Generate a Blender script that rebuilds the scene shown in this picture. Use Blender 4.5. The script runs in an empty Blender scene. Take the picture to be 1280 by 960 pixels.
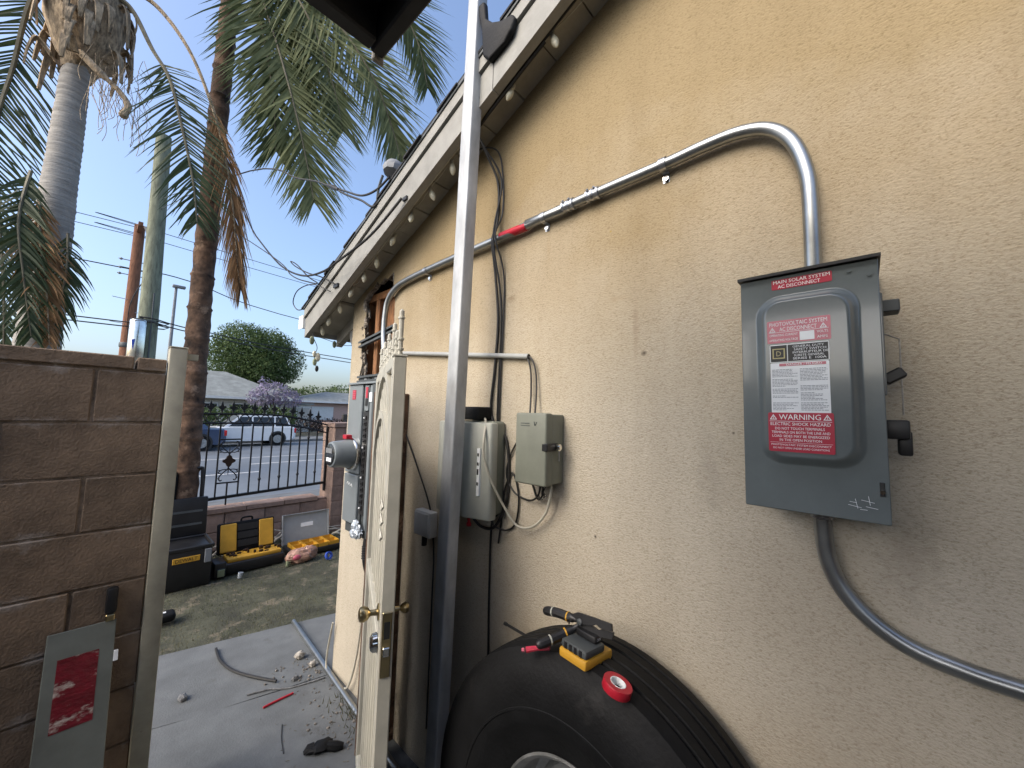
import bpy, bmesh, math, random
from mathutils import Vector, Matrix, Quaternion, noise
from mathutils.geometry import tessellate_polygon
R = math.radians
random.seed(7)
scene = bpy.context.scene
COL = scene.collection

# ---------------------------------------------------------------- camera
cam_d = bpy.data.cameras.new("camera"); cam = bpy.data.objects.new("camera", cam_d); COL.objects.link(cam)
cam_d.sensor_width = 36.0; cam_d.lens = 36.0 * 478.0 / 1280.0
cam_d.clip_start = 0.02; cam_d.clip_end = 4000
right = Vector((0.6760992, -0.7363628, 0.0256830)); fwd = Vector((0.7326843, 0.6755882, 0.0821847)); upv = right.cross(fwd)
m = Matrix((right, upv, -fwd)).transposed().to_4x4(); m.translation = (0, 0, 1.6)
cam.matrix_world = m
scene.camera = cam
# ---------------------------------------------------------------- sky, sun, exposure
SUN_EL, SUN_AZ = R(40), R(-82)          # azimuth from +Y towards +X
sun_dir = Vector((math.sin(SUN_AZ) * math.cos(SUN_EL), math.cos(SUN_AZ) * math.cos(SUN_EL), math.sin(SUN_EL)))
world = bpy.data.worlds.new("World"); scene.world = world; world.use_nodes = True
wn = world.node_tree.nodes; wl = world.node_tree.links
bg = wn["Background"]; bg.inputs[1].default_value = 0.15
sky = wn.new("ShaderNodeTexSky"); sky.sky_type = 'NISHITA'; sky.sun_disc = False
sky.sun_elevation = SUN_EL; sky.sun_rotation = SUN_AZ
sky.altitude = 0; sky.air_density = 1.0; sky.dust_density = 4.2; sky.ozone_density = 3.2
wl.new(sky.outputs[0], bg.inputs[0])
sun_d = bpy.data.lights.new("sun", 'SUN'); sun = bpy.data.objects.new("sun", sun_d); COL.objects.link(sun)
sun_d.energy = 0.86; sun_d.angle = R(38); sun_d.color = (1.0, 0.90, 0.73)
sun.rotation_euler = (-sun_dir).to_track_quat('-Z', 'Y').to_euler(); sun.location = (-6, 4, 9)
vs = scene.view_settings; vs.view_transform = 'Standard'; vs.look = 'None'; vs.gamma = 1; vs.use_curve_mapping = False
vs.exposure = 1.2

# ---------------------------------------------------------------- materials
def mat(name, col, rough=0.6, metal=0.0, var=0.12, vscale=8.0, bump=0.0, bscale=60.0, col2=None, spot=None, sscale=20.0, sthr=0.62, coat=0.0, alpha=1.0, trans=0.0, stretch=None, rvar=0.0, bdetail=3.0, rnd=0.0):
    M = bpy.data.materials.new(name); M.use_nodes = True
    nt = M.node_tree; N = nt.nodes; L = nt.links; P = N["Principled BSDF"]
    P.inputs["Roughness"].default_value = rough; P.inputs["Metallic"].default_value = metal
    tc = N.new("ShaderNodeTexCoord"); src = tc.outputs["Object"]
    if stretch:
        mp = N.new("ShaderNodeMapping"); mp.inputs["Scale"].default_value = stretch; L.new(src, mp.inputs[0]); src = mp.outputs[0]
    nz = N.new("ShaderNodeTexNoise"); nz.inputs["Scale"].default_value = vscale; nz.inputs["Detail"].default_value = 6; nz.inputs["Roughness"].default_value = 0.65
    L.new(src, nz.inputs["Vector"])
    rp = N.new("ShaderNodeValToRGB"); c2 = col2 or tuple(c * (1 - 2 * var) for c in col); c1 = col if col2 else tuple(min(1, c * (1 + var)) for c in col)
    rp.color_ramp.elements[0].position = 0.32; rp.color_ramp.elements[1].position = 0.68
    rp.color_ramp.elements[0].color = (*c2, 1); rp.color_ramp.elements[1].color = (*c1, 1)
    L.new(nz.outputs[0], rp.inputs[0]); out = rp.outputs[0]
    if spot:
        n2 = N.new("ShaderNodeTexNoise"); n2.inputs["Scale"].default_value = sscale; n2.inputs["Detail"].default_value = 5; n2.inputs["Roughness"].default_value = 0.7
        L.new(src, n2.inputs["Vector"])
        r2 = N.new("ShaderNodeValToRGB"); r2.color_ramp.elements[0].position = sthr; r2.color_ramp.elements[1].position = min(1, sthr + 0.09)
        L.new(n2.outputs[0], r2.inputs[0])
        mx = N.new("ShaderNodeMix"); mx.data_type = 'RGBA'; L.new(r2.outputs[0], mx.inputs[0]); L.new(out, mx.inputs[6]); mx.inputs[7].default_value = (*spot, 1); out = mx.outputs[2]
    if rnd:
        oi = N.new("ShaderNodeObjectInfo"); mr = N.new("ShaderNodeMapRange"); mr.inputs[3].default_value = 1 - rnd; mr.inputs[4].default_value = 1 + rnd
        L.new(oi.outputs["Random"], mr.inputs[0]); hs = N.new("ShaderNodeHueSaturation"); L.new(mr.outputs[0], hs.inputs["Value"]); L.new(out, hs.inputs["Color"]); out = hs.outputs[0]
    L.new(out, P.inputs["Base Color"])
    if rvar:
        mr = N.new("ShaderNodeMapRange"); mr.inputs[3].default_value = max(0.03, rough - rvar); mr.inputs[4].default_value = min(1, rough + rvar)
        L.new(nz.outputs[0], mr.inputs[0]); L.new(mr.outputs[0], P.inputs["Roughness"])
    if bump:
        n3 = N.new("ShaderNodeTexNoise"); n3.inputs["Scale"].default_value = bscale; n3.inputs["Detail"].default_value = bdetail; L.new(src, n3.inputs["Vector"])
        b = N.new("ShaderNodeBump"); b.inputs["Strength"].default_value = bump; b.inputs["Distance"].default_value = 0.01
        L.new(n3.outputs[0], b.inputs["Height"]); L.new(b.outputs[0], P.inputs["Normal"])
    if coat: P.inputs["Coat Weight"].default_value = coat; P.inputs["Coat Roughness"].default_value = 0.08
    if trans: P.inputs["Transmission Weight"].default_value = trans
    if alpha < 1: P.inputs["Alpha"].default_value = alpha
    return M

def stucco_mat():
    M = bpy.data.materials.new("stucco"); M.use_nodes = True
    nt = M.node_tree; N = nt.nodes; L = nt.links; P = N["Principled BSDF"]; P.inputs["Roughness"].default_value = 0.92
    P.inputs["Specular IOR Level"].default_value = 0.15
    tc = N.new("ShaderNodeTexCoord")
    mp = N.new("ShaderNodeMapping"); mp.inputs["Scale"].default_value = (1, 0.72, 1.25); L.new(tc.outputs["Object"], mp.inputs[0])
    # sprayed dashes: coarse lumps plus fine grain
    a = N.new("ShaderNodeTexNoise"); a.inputs["Scale"].default_value = 190; a.inputs["Detail"].default_value = 6; a.inputs["Roughness"].default_value = 0.72; a.inputs["Distortion"].default_value = 0.2
    L.new(mp.outputs[0], a.inputs["Vector"])
    v = N.new("ShaderNodeTexVoronoi"); v.feature = 'SMOOTH_F1'; v.inputs["Scale"].default_value = 210; L.new(mp.outputs[0], v.inputs["Vector"])
    ad = N.new("ShaderNodeMath"); ad.operation = 'MULTIPLY_ADD'; L.new(v.outputs[0], ad.inputs[0]); ad.inputs[1].default_value = -0.6; L.new(a.outputs[0], ad.inputs[2])
    b = N.new("ShaderNodeBump"); b.inputs["Strength"].default_value = 0.34; b.inputs["Distance"].default_value = 0.008; L.new(ad.outputs[0], b.inputs["Height"]); L.new(b.outputs[0], P.inputs["Normal"])
    # colour: tan paint, blotches of fading, shade painted into upper wall, little dark pits
    n = N.new("ShaderNodeTexNoise"); n.inputs["Scale"].default_value = 1.7; n.inputs["Detail"].default_value = 7; n.inputs["Roughness"].default_value = 0.6; L.new(tc.outputs["Object"], n.inputs["Vector"])
    r = N.new("ShaderNodeValToRGB"); r.color_ramp.elements[0].position = 0.3; r.color_ramp.elements[1].position = 0.7
    r.color_ramp.elements[0].color = (0.45, 0.400, 0.315, 1); r.color_ramp.elements[1].color = (0.535, 0.480, 0.380, 1); L.new(n.outputs[0], r.inputs[0])
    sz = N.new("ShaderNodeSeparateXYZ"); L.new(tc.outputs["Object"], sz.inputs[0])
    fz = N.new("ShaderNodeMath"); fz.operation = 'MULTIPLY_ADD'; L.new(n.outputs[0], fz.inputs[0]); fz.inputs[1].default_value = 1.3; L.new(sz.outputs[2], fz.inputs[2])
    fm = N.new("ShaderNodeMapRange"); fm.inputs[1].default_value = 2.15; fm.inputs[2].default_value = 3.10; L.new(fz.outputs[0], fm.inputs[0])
    fx = N.new("ShaderNodeMix"); fx.data_type = 'RGBA'; L.new(fm.outputs[0], fx.inputs[0]); L.new(r.outputs[0], fx.inputs[6]); fx.inputs[7].default_value = (0.290, 0.224, 0.128, 1)  # tan above paler faded paint, darkened further to imitate shade under the eave
    pr = N.new("ShaderNodeValToRGB"); pr.color_ramp.elements[0].position = 0.30; pr.color_ramp.elements[1].position = 0.50
    pr.color_ramp.elements[0].color = (0.62, 0.58, 0.52, 1); pr.color_ramp.elements[1].color = (1, 1, 1, 1); L.new(a.outputs[0], pr.inputs[0])
    mx = N.new("ShaderNodeMix"); mx.data_type = 'RGBA'; mx.blend_type = 'MULTIPLY'; mx.inputs[0].default_value = 1; L.new(fx.outputs[2], mx.inputs[6]); L.new(pr.outputs[0], mx.inputs[7])
    out = mx.outputs[2]
    ms = N.new("ShaderNodeMapping"); ms.inputs["Scale"].default_value = (1, 9, 0.7); L.new(tc.outputs["Object"], ms.inputs[0])
    ns = N.new("ShaderNodeTexNoise"); ns.inputs["Scale"].default_value = 1.3; ns.inputs["Detail"].default_value = 5; L.new(ms.outputs[0], ns.inputs["Vector"])
    rs = N.new("ShaderNodeValToRGB"); rs.color_ramp.elements[0].position = 0.36; rs.color_ramp.elements[1].position = 0.60; rs.color_ramp.elements[0].color = (0.94, 0.935, 0.93, 1); rs.color_ramp.elements[1].color = (1, 1, 1, 1); L.new(ns.outputs[0], rs.inputs[0])
    m2 = N.new("ShaderNodeMix"); m2.data_type = 'RGBA'; m2.blend_type = 'MULTIPLY'; m2.inputs[0].default_value = 1; L.new(out, m2.inputs[6]); L.new(rs.outputs[0], m2.inputs[7]); out = m2.outputs[2]
    # scuffs and stains with a place of their own (old cable mark, patch, a few chips)
    shared = {}
    def stain(cy, cz, sy, sz, c, amt, sc=14):
        nonlocal out
        mp2 = N.new("ShaderNodeMapping"); mp2.vector_type = 'POINT'; mp2.inputs["Location"].default_value = (0, -cy / sy, -cz / sz); mp2.inputs["Scale"].default_value = (0, 1 / sy, 1 / sz)
        L.new(tc.outputs["Object"], mp2.inputs[0])
        ln = N.new("ShaderNodeVectorMath"); ln.operation = 'LENGTH'; L.new(mp2.outputs[0], ln.inputs[0])
        sc = 45 if sc > 12 else 6
        if sc not in shared:
            nn = N.new("ShaderNodeTexNoise"); nn.inputs["Scale"].default_value = sc; nn.inputs["Detail"].default_value = 4; L.new(tc.outputs["Object"], nn.inputs["Vector"]); shared[sc] = nn
        nn = shared[sc]
        s = N.new("ShaderNodeMath"); s.operation = 'MULTIPLY_ADD'; L.new(nn.outputs[0], s.inputs[0]); s.inputs[1].default_value = 1.6; L.new(ln.outputs["Value"], s.inputs[2])
        mr = N.new("ShaderNodeMapRange"); mr.inputs[1].default_value = 0.9; mr.inputs[2].default_value = 1.7; mr.inputs[3].default_value = amt; mr.inputs[4].default_value = 0; L.new(s.outputs[0], mr.inputs[0])
        q = N.new("ShaderNodeMix"); q.data_type = 'RGBA'; L.new(mr.outputs[0], q.inputs[0]); L.new(out, q.inputs[6]); q.inputs[7].default_value = (*c, 1); out = q.outputs[2]
    stain(1.045, 2.075, 0.035, 0.022, (0.22, 0.17, 0.11), 0.7, 60)
    stain(0.515, 1.90, 0.014, 0.13, (0.30, 0.24, 0.17), 0.75, 40)
    stain(0.57, 1.985, 0.06, 0.014, (0.34, 0.27, 0.18), 0.6, 40)
    stain(0.487, 1.80, 0.012, 0.012, (0.10, 0.08, 0.06), 0.9, 80)
    stain(0.21, 1.73, 0.010, 0.010, (0.10, 0.08, 0.06), 0.9, 80)
    stain(0.25, 1.57, 0.006, 0.006, (0.05, 0.04, 0.03), 0.9, 80)
    stain(0.65, 1.22, 0.006, 0.006, (0.05, 0.04, 0.03), 0.9, 80)
    stain(0.60, 2.22, 0.006, 0.006, (0.30, 0.20, 0.02), 0.9, 80)
    stain(0.415, 2.26, 0.014, 0.07, (0.30, 0.23, 0.14), 0.55, 40)
    stain(0.86, 2.24, 0.012, 0.08, (0.30, 0.23, 0.14), 0.5, 40)
    stain(0.74, 2.05, 0.16, 0.05, (0.36, 0.30, 0.21), 0.5, 40)
    stain(-0.06, 1.33, 0.07, 0.10, (0.27, 0.23, 0.18), 0.5, 40)
    stain(0.30, 1.45, 0.05, 0.16, (0.33, 0.29, 0.23), 0.45, 40)
    stain(0.80, 1.30, 0.05, 0.10, (0.33, 0.28, 0.22), 0.5, 40)
    stain(1.12, 0.75, 0.35, 0.5, (0.30, 0.24, 0.17), 0.35, 6)
    stain(0.30, 0.75, 0.9, 0.35, (0.36, 0.29, 0.20), 0.35, 5)
    L.new(out, P.inputs["Base Color"])
    return M

MT = {}
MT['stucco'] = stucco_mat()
MT['fascia'] = mat('fascia paint', (0.26, 0.255, 0.23), 0.65, var=0.10, vscale=12, bump=0.15, bscale=40, spot=(0.22, 0.19, 0.15), sscale=9, sthr=0.66)
MT['soffit'] = mat('soffit paint', (0.31, 0.29, 0.24), 0.75, var=0.14, vscale=6, bump=0.15, bscale=50)
MT['shingle'] = mat('asphalt shingle', (0.035, 0.035, 0.037), 0.95, var=0.3, vscale=60, bump=0.6, bscale=200)
MT['wood'] = mat('framing lumber', (0.26, 0.115, 0.042), 0.75, var=0.35, vscale=9, stretch=(6, 6, 0.8), bump=0.25, bscale=30, spot=(0.09, 0.04, 0.018), sscale=6, sthr=0.6)
MT['paper'] = mat('tar paper', (0.02, 0.017, 0.014), 0.9, var=0.3, bump=0.4, bscale=30)
MT['lath'] = mat('broken plaster edge', (0.30, 0.26, 0.21), 0.95, var=0.35, vscale=40, bump=0.9, bscale=80, spot=(0.08, 0.06, 0.04), sscale=30, sthr=0.52)
MT['galv'] = mat('galvanised steel', (0.42, 0.435, 0.44), 0.55, 0.2, var=0.16, vscale=14, rvar=0.12, bump=0.03, bscale=30, stretch=(1, 1, 0.35))
MT['emt'] = mat('conduit steel', (0.33, 0.345, 0.345), 0.33, 0.9, var=0.10, vscale=14, rvar=0.05)
MT['zinc'] = mat('zinc fitting', (0.50, 0.52, 0.55), 0.3, 0.9, var=0.22, vscale=45, rvar=0.1)
MT['grey_paint'] = mat('grey enamel', (0.135, 0.155, 0.155), 0.20, 0.0, var=0.08, vscale=5, rvar=0.06, coat=0.5, bump=0.015, bscale=14)
MT['panel_paint'] = mat('light grey enamel', (0.19, 0.215, 0.225), 0.36, var=0.06, vscale=6, rvar=0.08, coat=0.15)
MT['panel_dark'] = mat('panel shadow gap grey', (0.06, 0.068, 0.07), 0.5)
MT['black'] = mat('black plastic', (0.012, 0.012, 0.013), 0.45, var=0.2, rvar=0.1)
MT['black_cable'] = mat('cable jacket', (0.014, 0.013, 0.012), 0.5, var=0.3, vscale=20)
MT['white_cable'] = mat('aged white jacket', (0.42, 0.40, 0.33), 0.55, var=0.15, vscale=10)
MT['pvc'] = mat('grey pvc', (0.33, 0.34, 0.33), 0.45, var=0.10, vscale=8)
MT['netbox'] = mat('sage grey plastic', (0.185, 0.195, 0.155), 0.55, var=0.08, vscale=8, rvar=0.08, spot=(0.12, 0.125, 0.10), sscale=7, sthr=0.66)
MT['netbox2'] = mat('pale grey plastic', (0.38, 0.39, 0.34), 0.5, var=0.08, vscale=6, rvar=0.08)
MT['gate'] = mat('gate cream enamel', (0.47, 0.455, 0.385), 0.4, var=0.08, vscale=10, rvar=0.1, spot=(0.20, 0.15, 0.09), sscale=13, sthr=0.70)
MT['screen'] = mat('dark opaque screen', (0.035, 0.032, 0.028), 0.8)
MT['brass'] = mat('brass', (0.50, 0.40, 0.22), 0.30, 1.0, var=0.12, rvar=0.1)
MT['nickel'] = mat('chrome', (0.75, 0.74, 0.70), 0.15, 1.0, var=0.08)
MT['post_cream'] = mat('old cream enamel', (0.37, 0.345, 0.26), 0.6, var=0.12, vscale=7, spot=(0.10, 0.07, 0.05), sscale=15, sthr=0.68)
MT['block'] = mat('painted brown block', (0.200, 0.140, 0.092), 0.9, var=0.22, vscale=7, bump=0.4, bscale=110, spot=(0.24, 0.19, 0.15), sscale=9, sthr=0.70, rnd=0.08)
def efflorescence(M):
    nt = M.node_tree; N = nt.nodes; L = nt.links; P = N['Principled BSDF']; src = P.inputs['Base Color'].links[0].from_socket
    g = N.new('ShaderNodeNewGeometry'); sx = N.new('ShaderNodeSeparateXYZ'); L.new(g.outputs['Position'], sx.inputs[0])
    a = N.new('ShaderNodeMath'); a.operation = 'MULTIPLY_ADD'; L.new(sx.outputs[2], a.inputs[0]); a.inputs[1].default_value = 5.0; a.inputs[2].default_value = -8.675 + 40.5
    f = N.new('ShaderNodeMath'); f.operation = 'FRACT'; L.new(a.outputs[0], f.inputs[0])
    d = N.new('ShaderNodeMath'); d.operation = 'SUBTRACT'; L.new(f.outputs[0], d.inputs[0]); d.inputs[1].default_value = 0.5
    ab = N.new('ShaderNodeMath'); ab.operation = 'ABSOLUTE'; L.new(d.outputs[0], ab.inputs[0])
    n = N.new('ShaderNodeTexNoise'); n.inputs['Scale'].default_value = 7; n.inputs['Detail'].default_value = 6; n.inputs['Roughness'].default_value = 0.7; L.new(g.outputs['Position'], n.inputs['Vector'])
    q = N.new('ShaderNodeMath'); q.operation = 'MULTIPLY_ADD'; L.new(ab.outputs[0], q.inputs[0]); q.inputs[1].default_value = -1.0; L.new(n.outputs[0], q.inputs[2])
    mr = N.new('ShaderNodeMapRange'); mr.inputs[1].default_value = 0.44; mr.inputs[2].default_value = 0.62; mr.inputs[3].default_value = 0; mr.inputs[4].default_value = 0.75; L.new(q.outputs[0], mr.inputs[0])
    mx = N.new('ShaderNodeMix'); mx.data_type = 'RGBA'; L.new(mr.outputs[0], mx.inputs[0]); L.new(src, mx.inputs[6]); mx.inputs[7].default_value = (0.34, 0.30, 0.26, 1); L.new(mx.outputs[2], P.inputs['Base Color'])
efflorescence(MT['block'])
MT['mortar'] = mat('mortar', (0.185, 0.135, 0.092), 0.95, var=0.3, vscale=14, bump=0.6, bscale=90, spot=(0.33, 0.30, 0.26), sscale=7, sthr=0.58)
MT['block_pink'] = mat('slump block', (0.30, 0.205, 0.16), 0.9, var=0.2, vscale=6, bump=0.6, bscale=60, rnd=0.15)
MT['concrete'] = mat('concrete', (0.125, 0.134, 0.138), 0.85, var=0.14, vscale=3.5, bump=0.25, bscale=120, spot=(0.098, 0.102, 0.102), sscale=3.0, sthr=0.58)
MT['lawn'] = mat('thin lawn soil', (0.060, 0.062, 0.040), 0.95, var=0.3, vscale=4, bump=0.7, bscale=70, spot=(0.14, 0.12, 0.085), sscale=5, sthr=0.55)
MT['grass'] = mat('grass blade', (0.085, 0.105, 0.05), 0.7, var=0.3, vscale=2.2, col2=(0.15, 0.135, 0.085))
MT['earth'] = mat('earth', (0.13, 0.115, 0.085), 0.95, var=0.25, vscale=0.3)
MT['asphalt'] = mat('asphalt', (0.125, 0.14, 0.155), 0.6, var=0.12, vscale=0.5, bump=0.2, bscale=40)
MT['road_paint'] = mat('road paint', (0.6, 0.6, 0.58), 0.6)
MT['iron'] = mat('wrought iron', (0.013, 0.013, 0.014), 0.42, 0.2, var=0.3, rvar=0.1)
MT['bronze'] = mat('bronze casting', (0.045, 0.026, 0.018), 0.4, 0.5)
MT['rubber'] = mat('tyre rubber', (0.0045, 0.0048, 0.0055), 0.66, var=0.3, vscale=9, rvar=0.12, bump=0.12, bscale=90, spot=(0.014, 0.0135, 0.013), sscale=5, sthr=0.60)
MT['rubber'].node_tree.nodes['Principled BSDF'].inputs['Specular IOR Level'].default_value = 0.25
MT['steel'] = mat('wheel steel', (0.42, 0.43, 0.43), 0.35, 0.8, var=0.2, vscale=14, rvar=0.12)
MT['yellow'] = mat('tool yellow', (0.58, 0.31, 0.03), 0.5, var=0.08)
MT['red'] = mat('red vinyl', (0.42, 0.012, 0.028), 0.4, var=0.06)
MT['label_red'] = mat('label red', (0.42, 0.018, 0.045), 0.35, var=0.05, coat=0.3)
MT['label_pink'] = mat('sun faded label red', (0.50, 0.105, 0.15), 0.35, var=0.08, vscale=30, coat=0.3)
MT['label_white'] = mat('label white', (0.84, 0.86, 0.86), 0.4, var=0.03, coat=0.2)
MT['label_black'] = mat('label black', (0.02, 0.02, 0.02), 0.4)
MT['ink'] = mat('grey ink', (0.22, 0.24, 0.27), 0.5)
MT['gold_ink'] = mat('gold ink', (0.52, 0.45, 0.22), 0.5)
MT['worn_label'] = mat('worn label with sheen', (0.17, 0.008, 0.018), 0.3, var=0.25, vscale=20, spot=(0.50, 0.44, 0.38), sscale=8, sthr=0.53, stretch=(1, 1, 2.0), bump=0.3, bscale=50)  # pale patches mix wear with sheen painted into the colour
MT['cover_metal'] = mat('dull grey green sheet', (0.17, 0.185, 0.165), 0.38, 0.2, var=0.12, vscale=5, rvar=0.1)
MT['bulb'] = mat('frosted bulb', (0.62, 0.58, 0.44), 0.3, var=0.05)
MT['palm_trunk'] = mat('palm trunk grey', (0.34, 0.32, 0.29), 0.9, var=0.16, vscale=5, stretch=(1, 1, 9), bump=0.5, bscale=14)
MT['palm_boot'] = mat('palm boot fibre', (0.42, 0.32, 0.21), 0.9, var=0.38, vscale=11, stretch=(3, 3, 1), bump=0.7, bscale=30)
MT['palm_brown'] = mat('brown palm trunk', (0.125, 0.072, 0.043), 0.92, var=0.42, vscale=9, bump=0.8, bscale=24, spot=(0.26, 0.17, 0.11), sscale=7, sthr=0.58)
MT['frond'] = mat('palm leaflet', (0.115, 0.142, 0.056), 0.6, var=0.3, vscale=6, col2=(0.048, 0.070, 0.028))
MT['frond_dark'] = mat('dark palm leaflet', (0.060, 0.085, 0.036), 0.5, var=0.3, vscale=6, col2=(0.026, 0.042, 0.020))
MT['frond_light'] = mat('pale palm leaflet', (0.235, 0.25, 0.115), 0.6, var=0.3, vscale=5, col2=(0.090, 0.115, 0.048))
MT['frond_dead'] = mat('dead palm leaflet', (0.34, 0.20, 0.095), 0.8, var=0.3, vscale=6, col2=(0.16, 0.09, 0.045))
MT['rachis'] = mat('palm rib', (0.15, 0.13, 0.075), 0.6, var=0.25, vscale=8)
MT['pole_green'] = mat('treated pole', (0.20, 0.215, 0.15), 0.9, var=0.25, vscale=3, stretch=(6, 6, 1), spot=(0.07, 0.06, 0.045), sscale=5, sthr=0.60)
MT['pole_brown'] = mat('creosote pole', (0.22, 0.098, 0.052), 0.9, var=0.25, vscale=3, stretch=(6, 6, 1))
MT['leaf'] = mat('ficus leaf', (0.105, 0.150, 0.050), 0.6, var=0.4, vscale=0.9, col2=(0.045, 0.075, 0.026))
MT['leaf_light'] = mat('shrub leaf', (0.11, 0.155, 0.06), 0.6, var=0.4, vscale=1.2, col2=(0.05, 0.08, 0.03))
MT['leaf_lilac'] = mat('lilac blossom', (0.32, 0.27, 0.42), 0.7, var=0.3, vscale=1.5, col2=(0.20, 0.20, 0.20))
MT['bark'] = mat('bark', (0.10, 0.075, 0.055), 0.9, var=0.3)
MT['roof_grey'] = mat('far shingle roof', (0.20, 0.215, 0.205), 0.9, var=0.15, vscale=2, bump=0.3, bscale=8)
MT['house_cream'] = mat('far cream stucco', (0.48, 0.46, 0.41), 0.9, var=0.05)
MT['house_pink'] = mat('far pink stucco', (0.52, 0.35, 0.29), 0.9, var=0.06)
MT['trim_white'] = mat('white trim', (0.68, 0.68, 0.65), 0.6, var=0.05)
MT['glass_dark'] = mat('dark glass', (0.02, 0.024, 0.028), 0.12, var=0.1)
MT['car_white'] = mat('white car paint', (0.72, 0.73, 0.73), 0.3, var=0.02, coat=0.6)
MT['car_blue'] = mat('blue car paint', (0.035, 0.06, 0.12), 0.3, 0.2, var=0.05, coat=0.7)
MT['tail'] = mat('tail light red', (0.5, 0.02, 0.02), 0.25)
MT['clear'] = mat('cloudy clear plastic', (0.52, 0.55, 0.56), 0.3, var=0.08, trans=0.45)
MT['bag'] = mat('thin brown carrier bag', (0.42, 0.245, 0.18), 0.35, var=0.25, vscale=20, bump=0.8, bscale=25)
MT['blue'] = mat('blue tape', (0.03, 0.08, 0.42), 0.4)
MT['stone'] = mat('rubble', (0.42, 0.39, 0.34), 0.95, var=0.25, vscale=25, bump=0.6, bscale=80)
MT['stone_grey'] = mat('grey chip', (0.16, 0.165, 0.17), 0.9, var=0.25, vscale=25, bump=0.5, bscale=80)
MT['cover_dark'] = mat('dark stained roof board', (0.022, 0.024, 0.027), 0.75, var=0.3, vscale=6, bump=0.2, bscale=20)
MT['dish'] = mat('weathered grey plastic', (0.20, 0.21, 0.22), 0.6, var=0.1)
MT['foil'] = mat('crinkled clear film', (0.60, 0.66, 0.72), 0.2, 0.3, var=0.2, vscale=30, bump=0.8, bscale=45)
MT['can'] = mat('shiny steel can', (0.66, 0.66, 0.63), 0.16, 1.0, var=0.1)
MT['leafgreen'] = mat('dry leaf', (0.22, 0.25, 0.15), 0.6, var=0.3)

def leafy(M, amt=0.35):          # thin leaves let some light through
    nt = M.node_tree; N = nt.nodes; L = nt.links; P = N['Principled BSDF']; P.inputs['Specular IOR Level'].default_value = 0.2
    t = N.new('ShaderNodeBsdfTranslucent'); L.new(P.inputs['Base Color'].links[0].from_socket, t.inputs['Color'])
    mx = N.new('ShaderNodeMixShader'); mx.inputs[0].default_value = amt; L.new(P.outputs[0], mx.inputs[1]); L.new(t.outputs[0], mx.inputs[2]); L.new(mx.outputs[0], N['Material Output'].inputs['Surface'])
for k_ in ('frond', 'frond_light', 'frond_dark', 'frond_dead', 'leaf', 'leaf_light', 'leaf_lilac', 'grass'): leafy(MT[k_])

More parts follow.
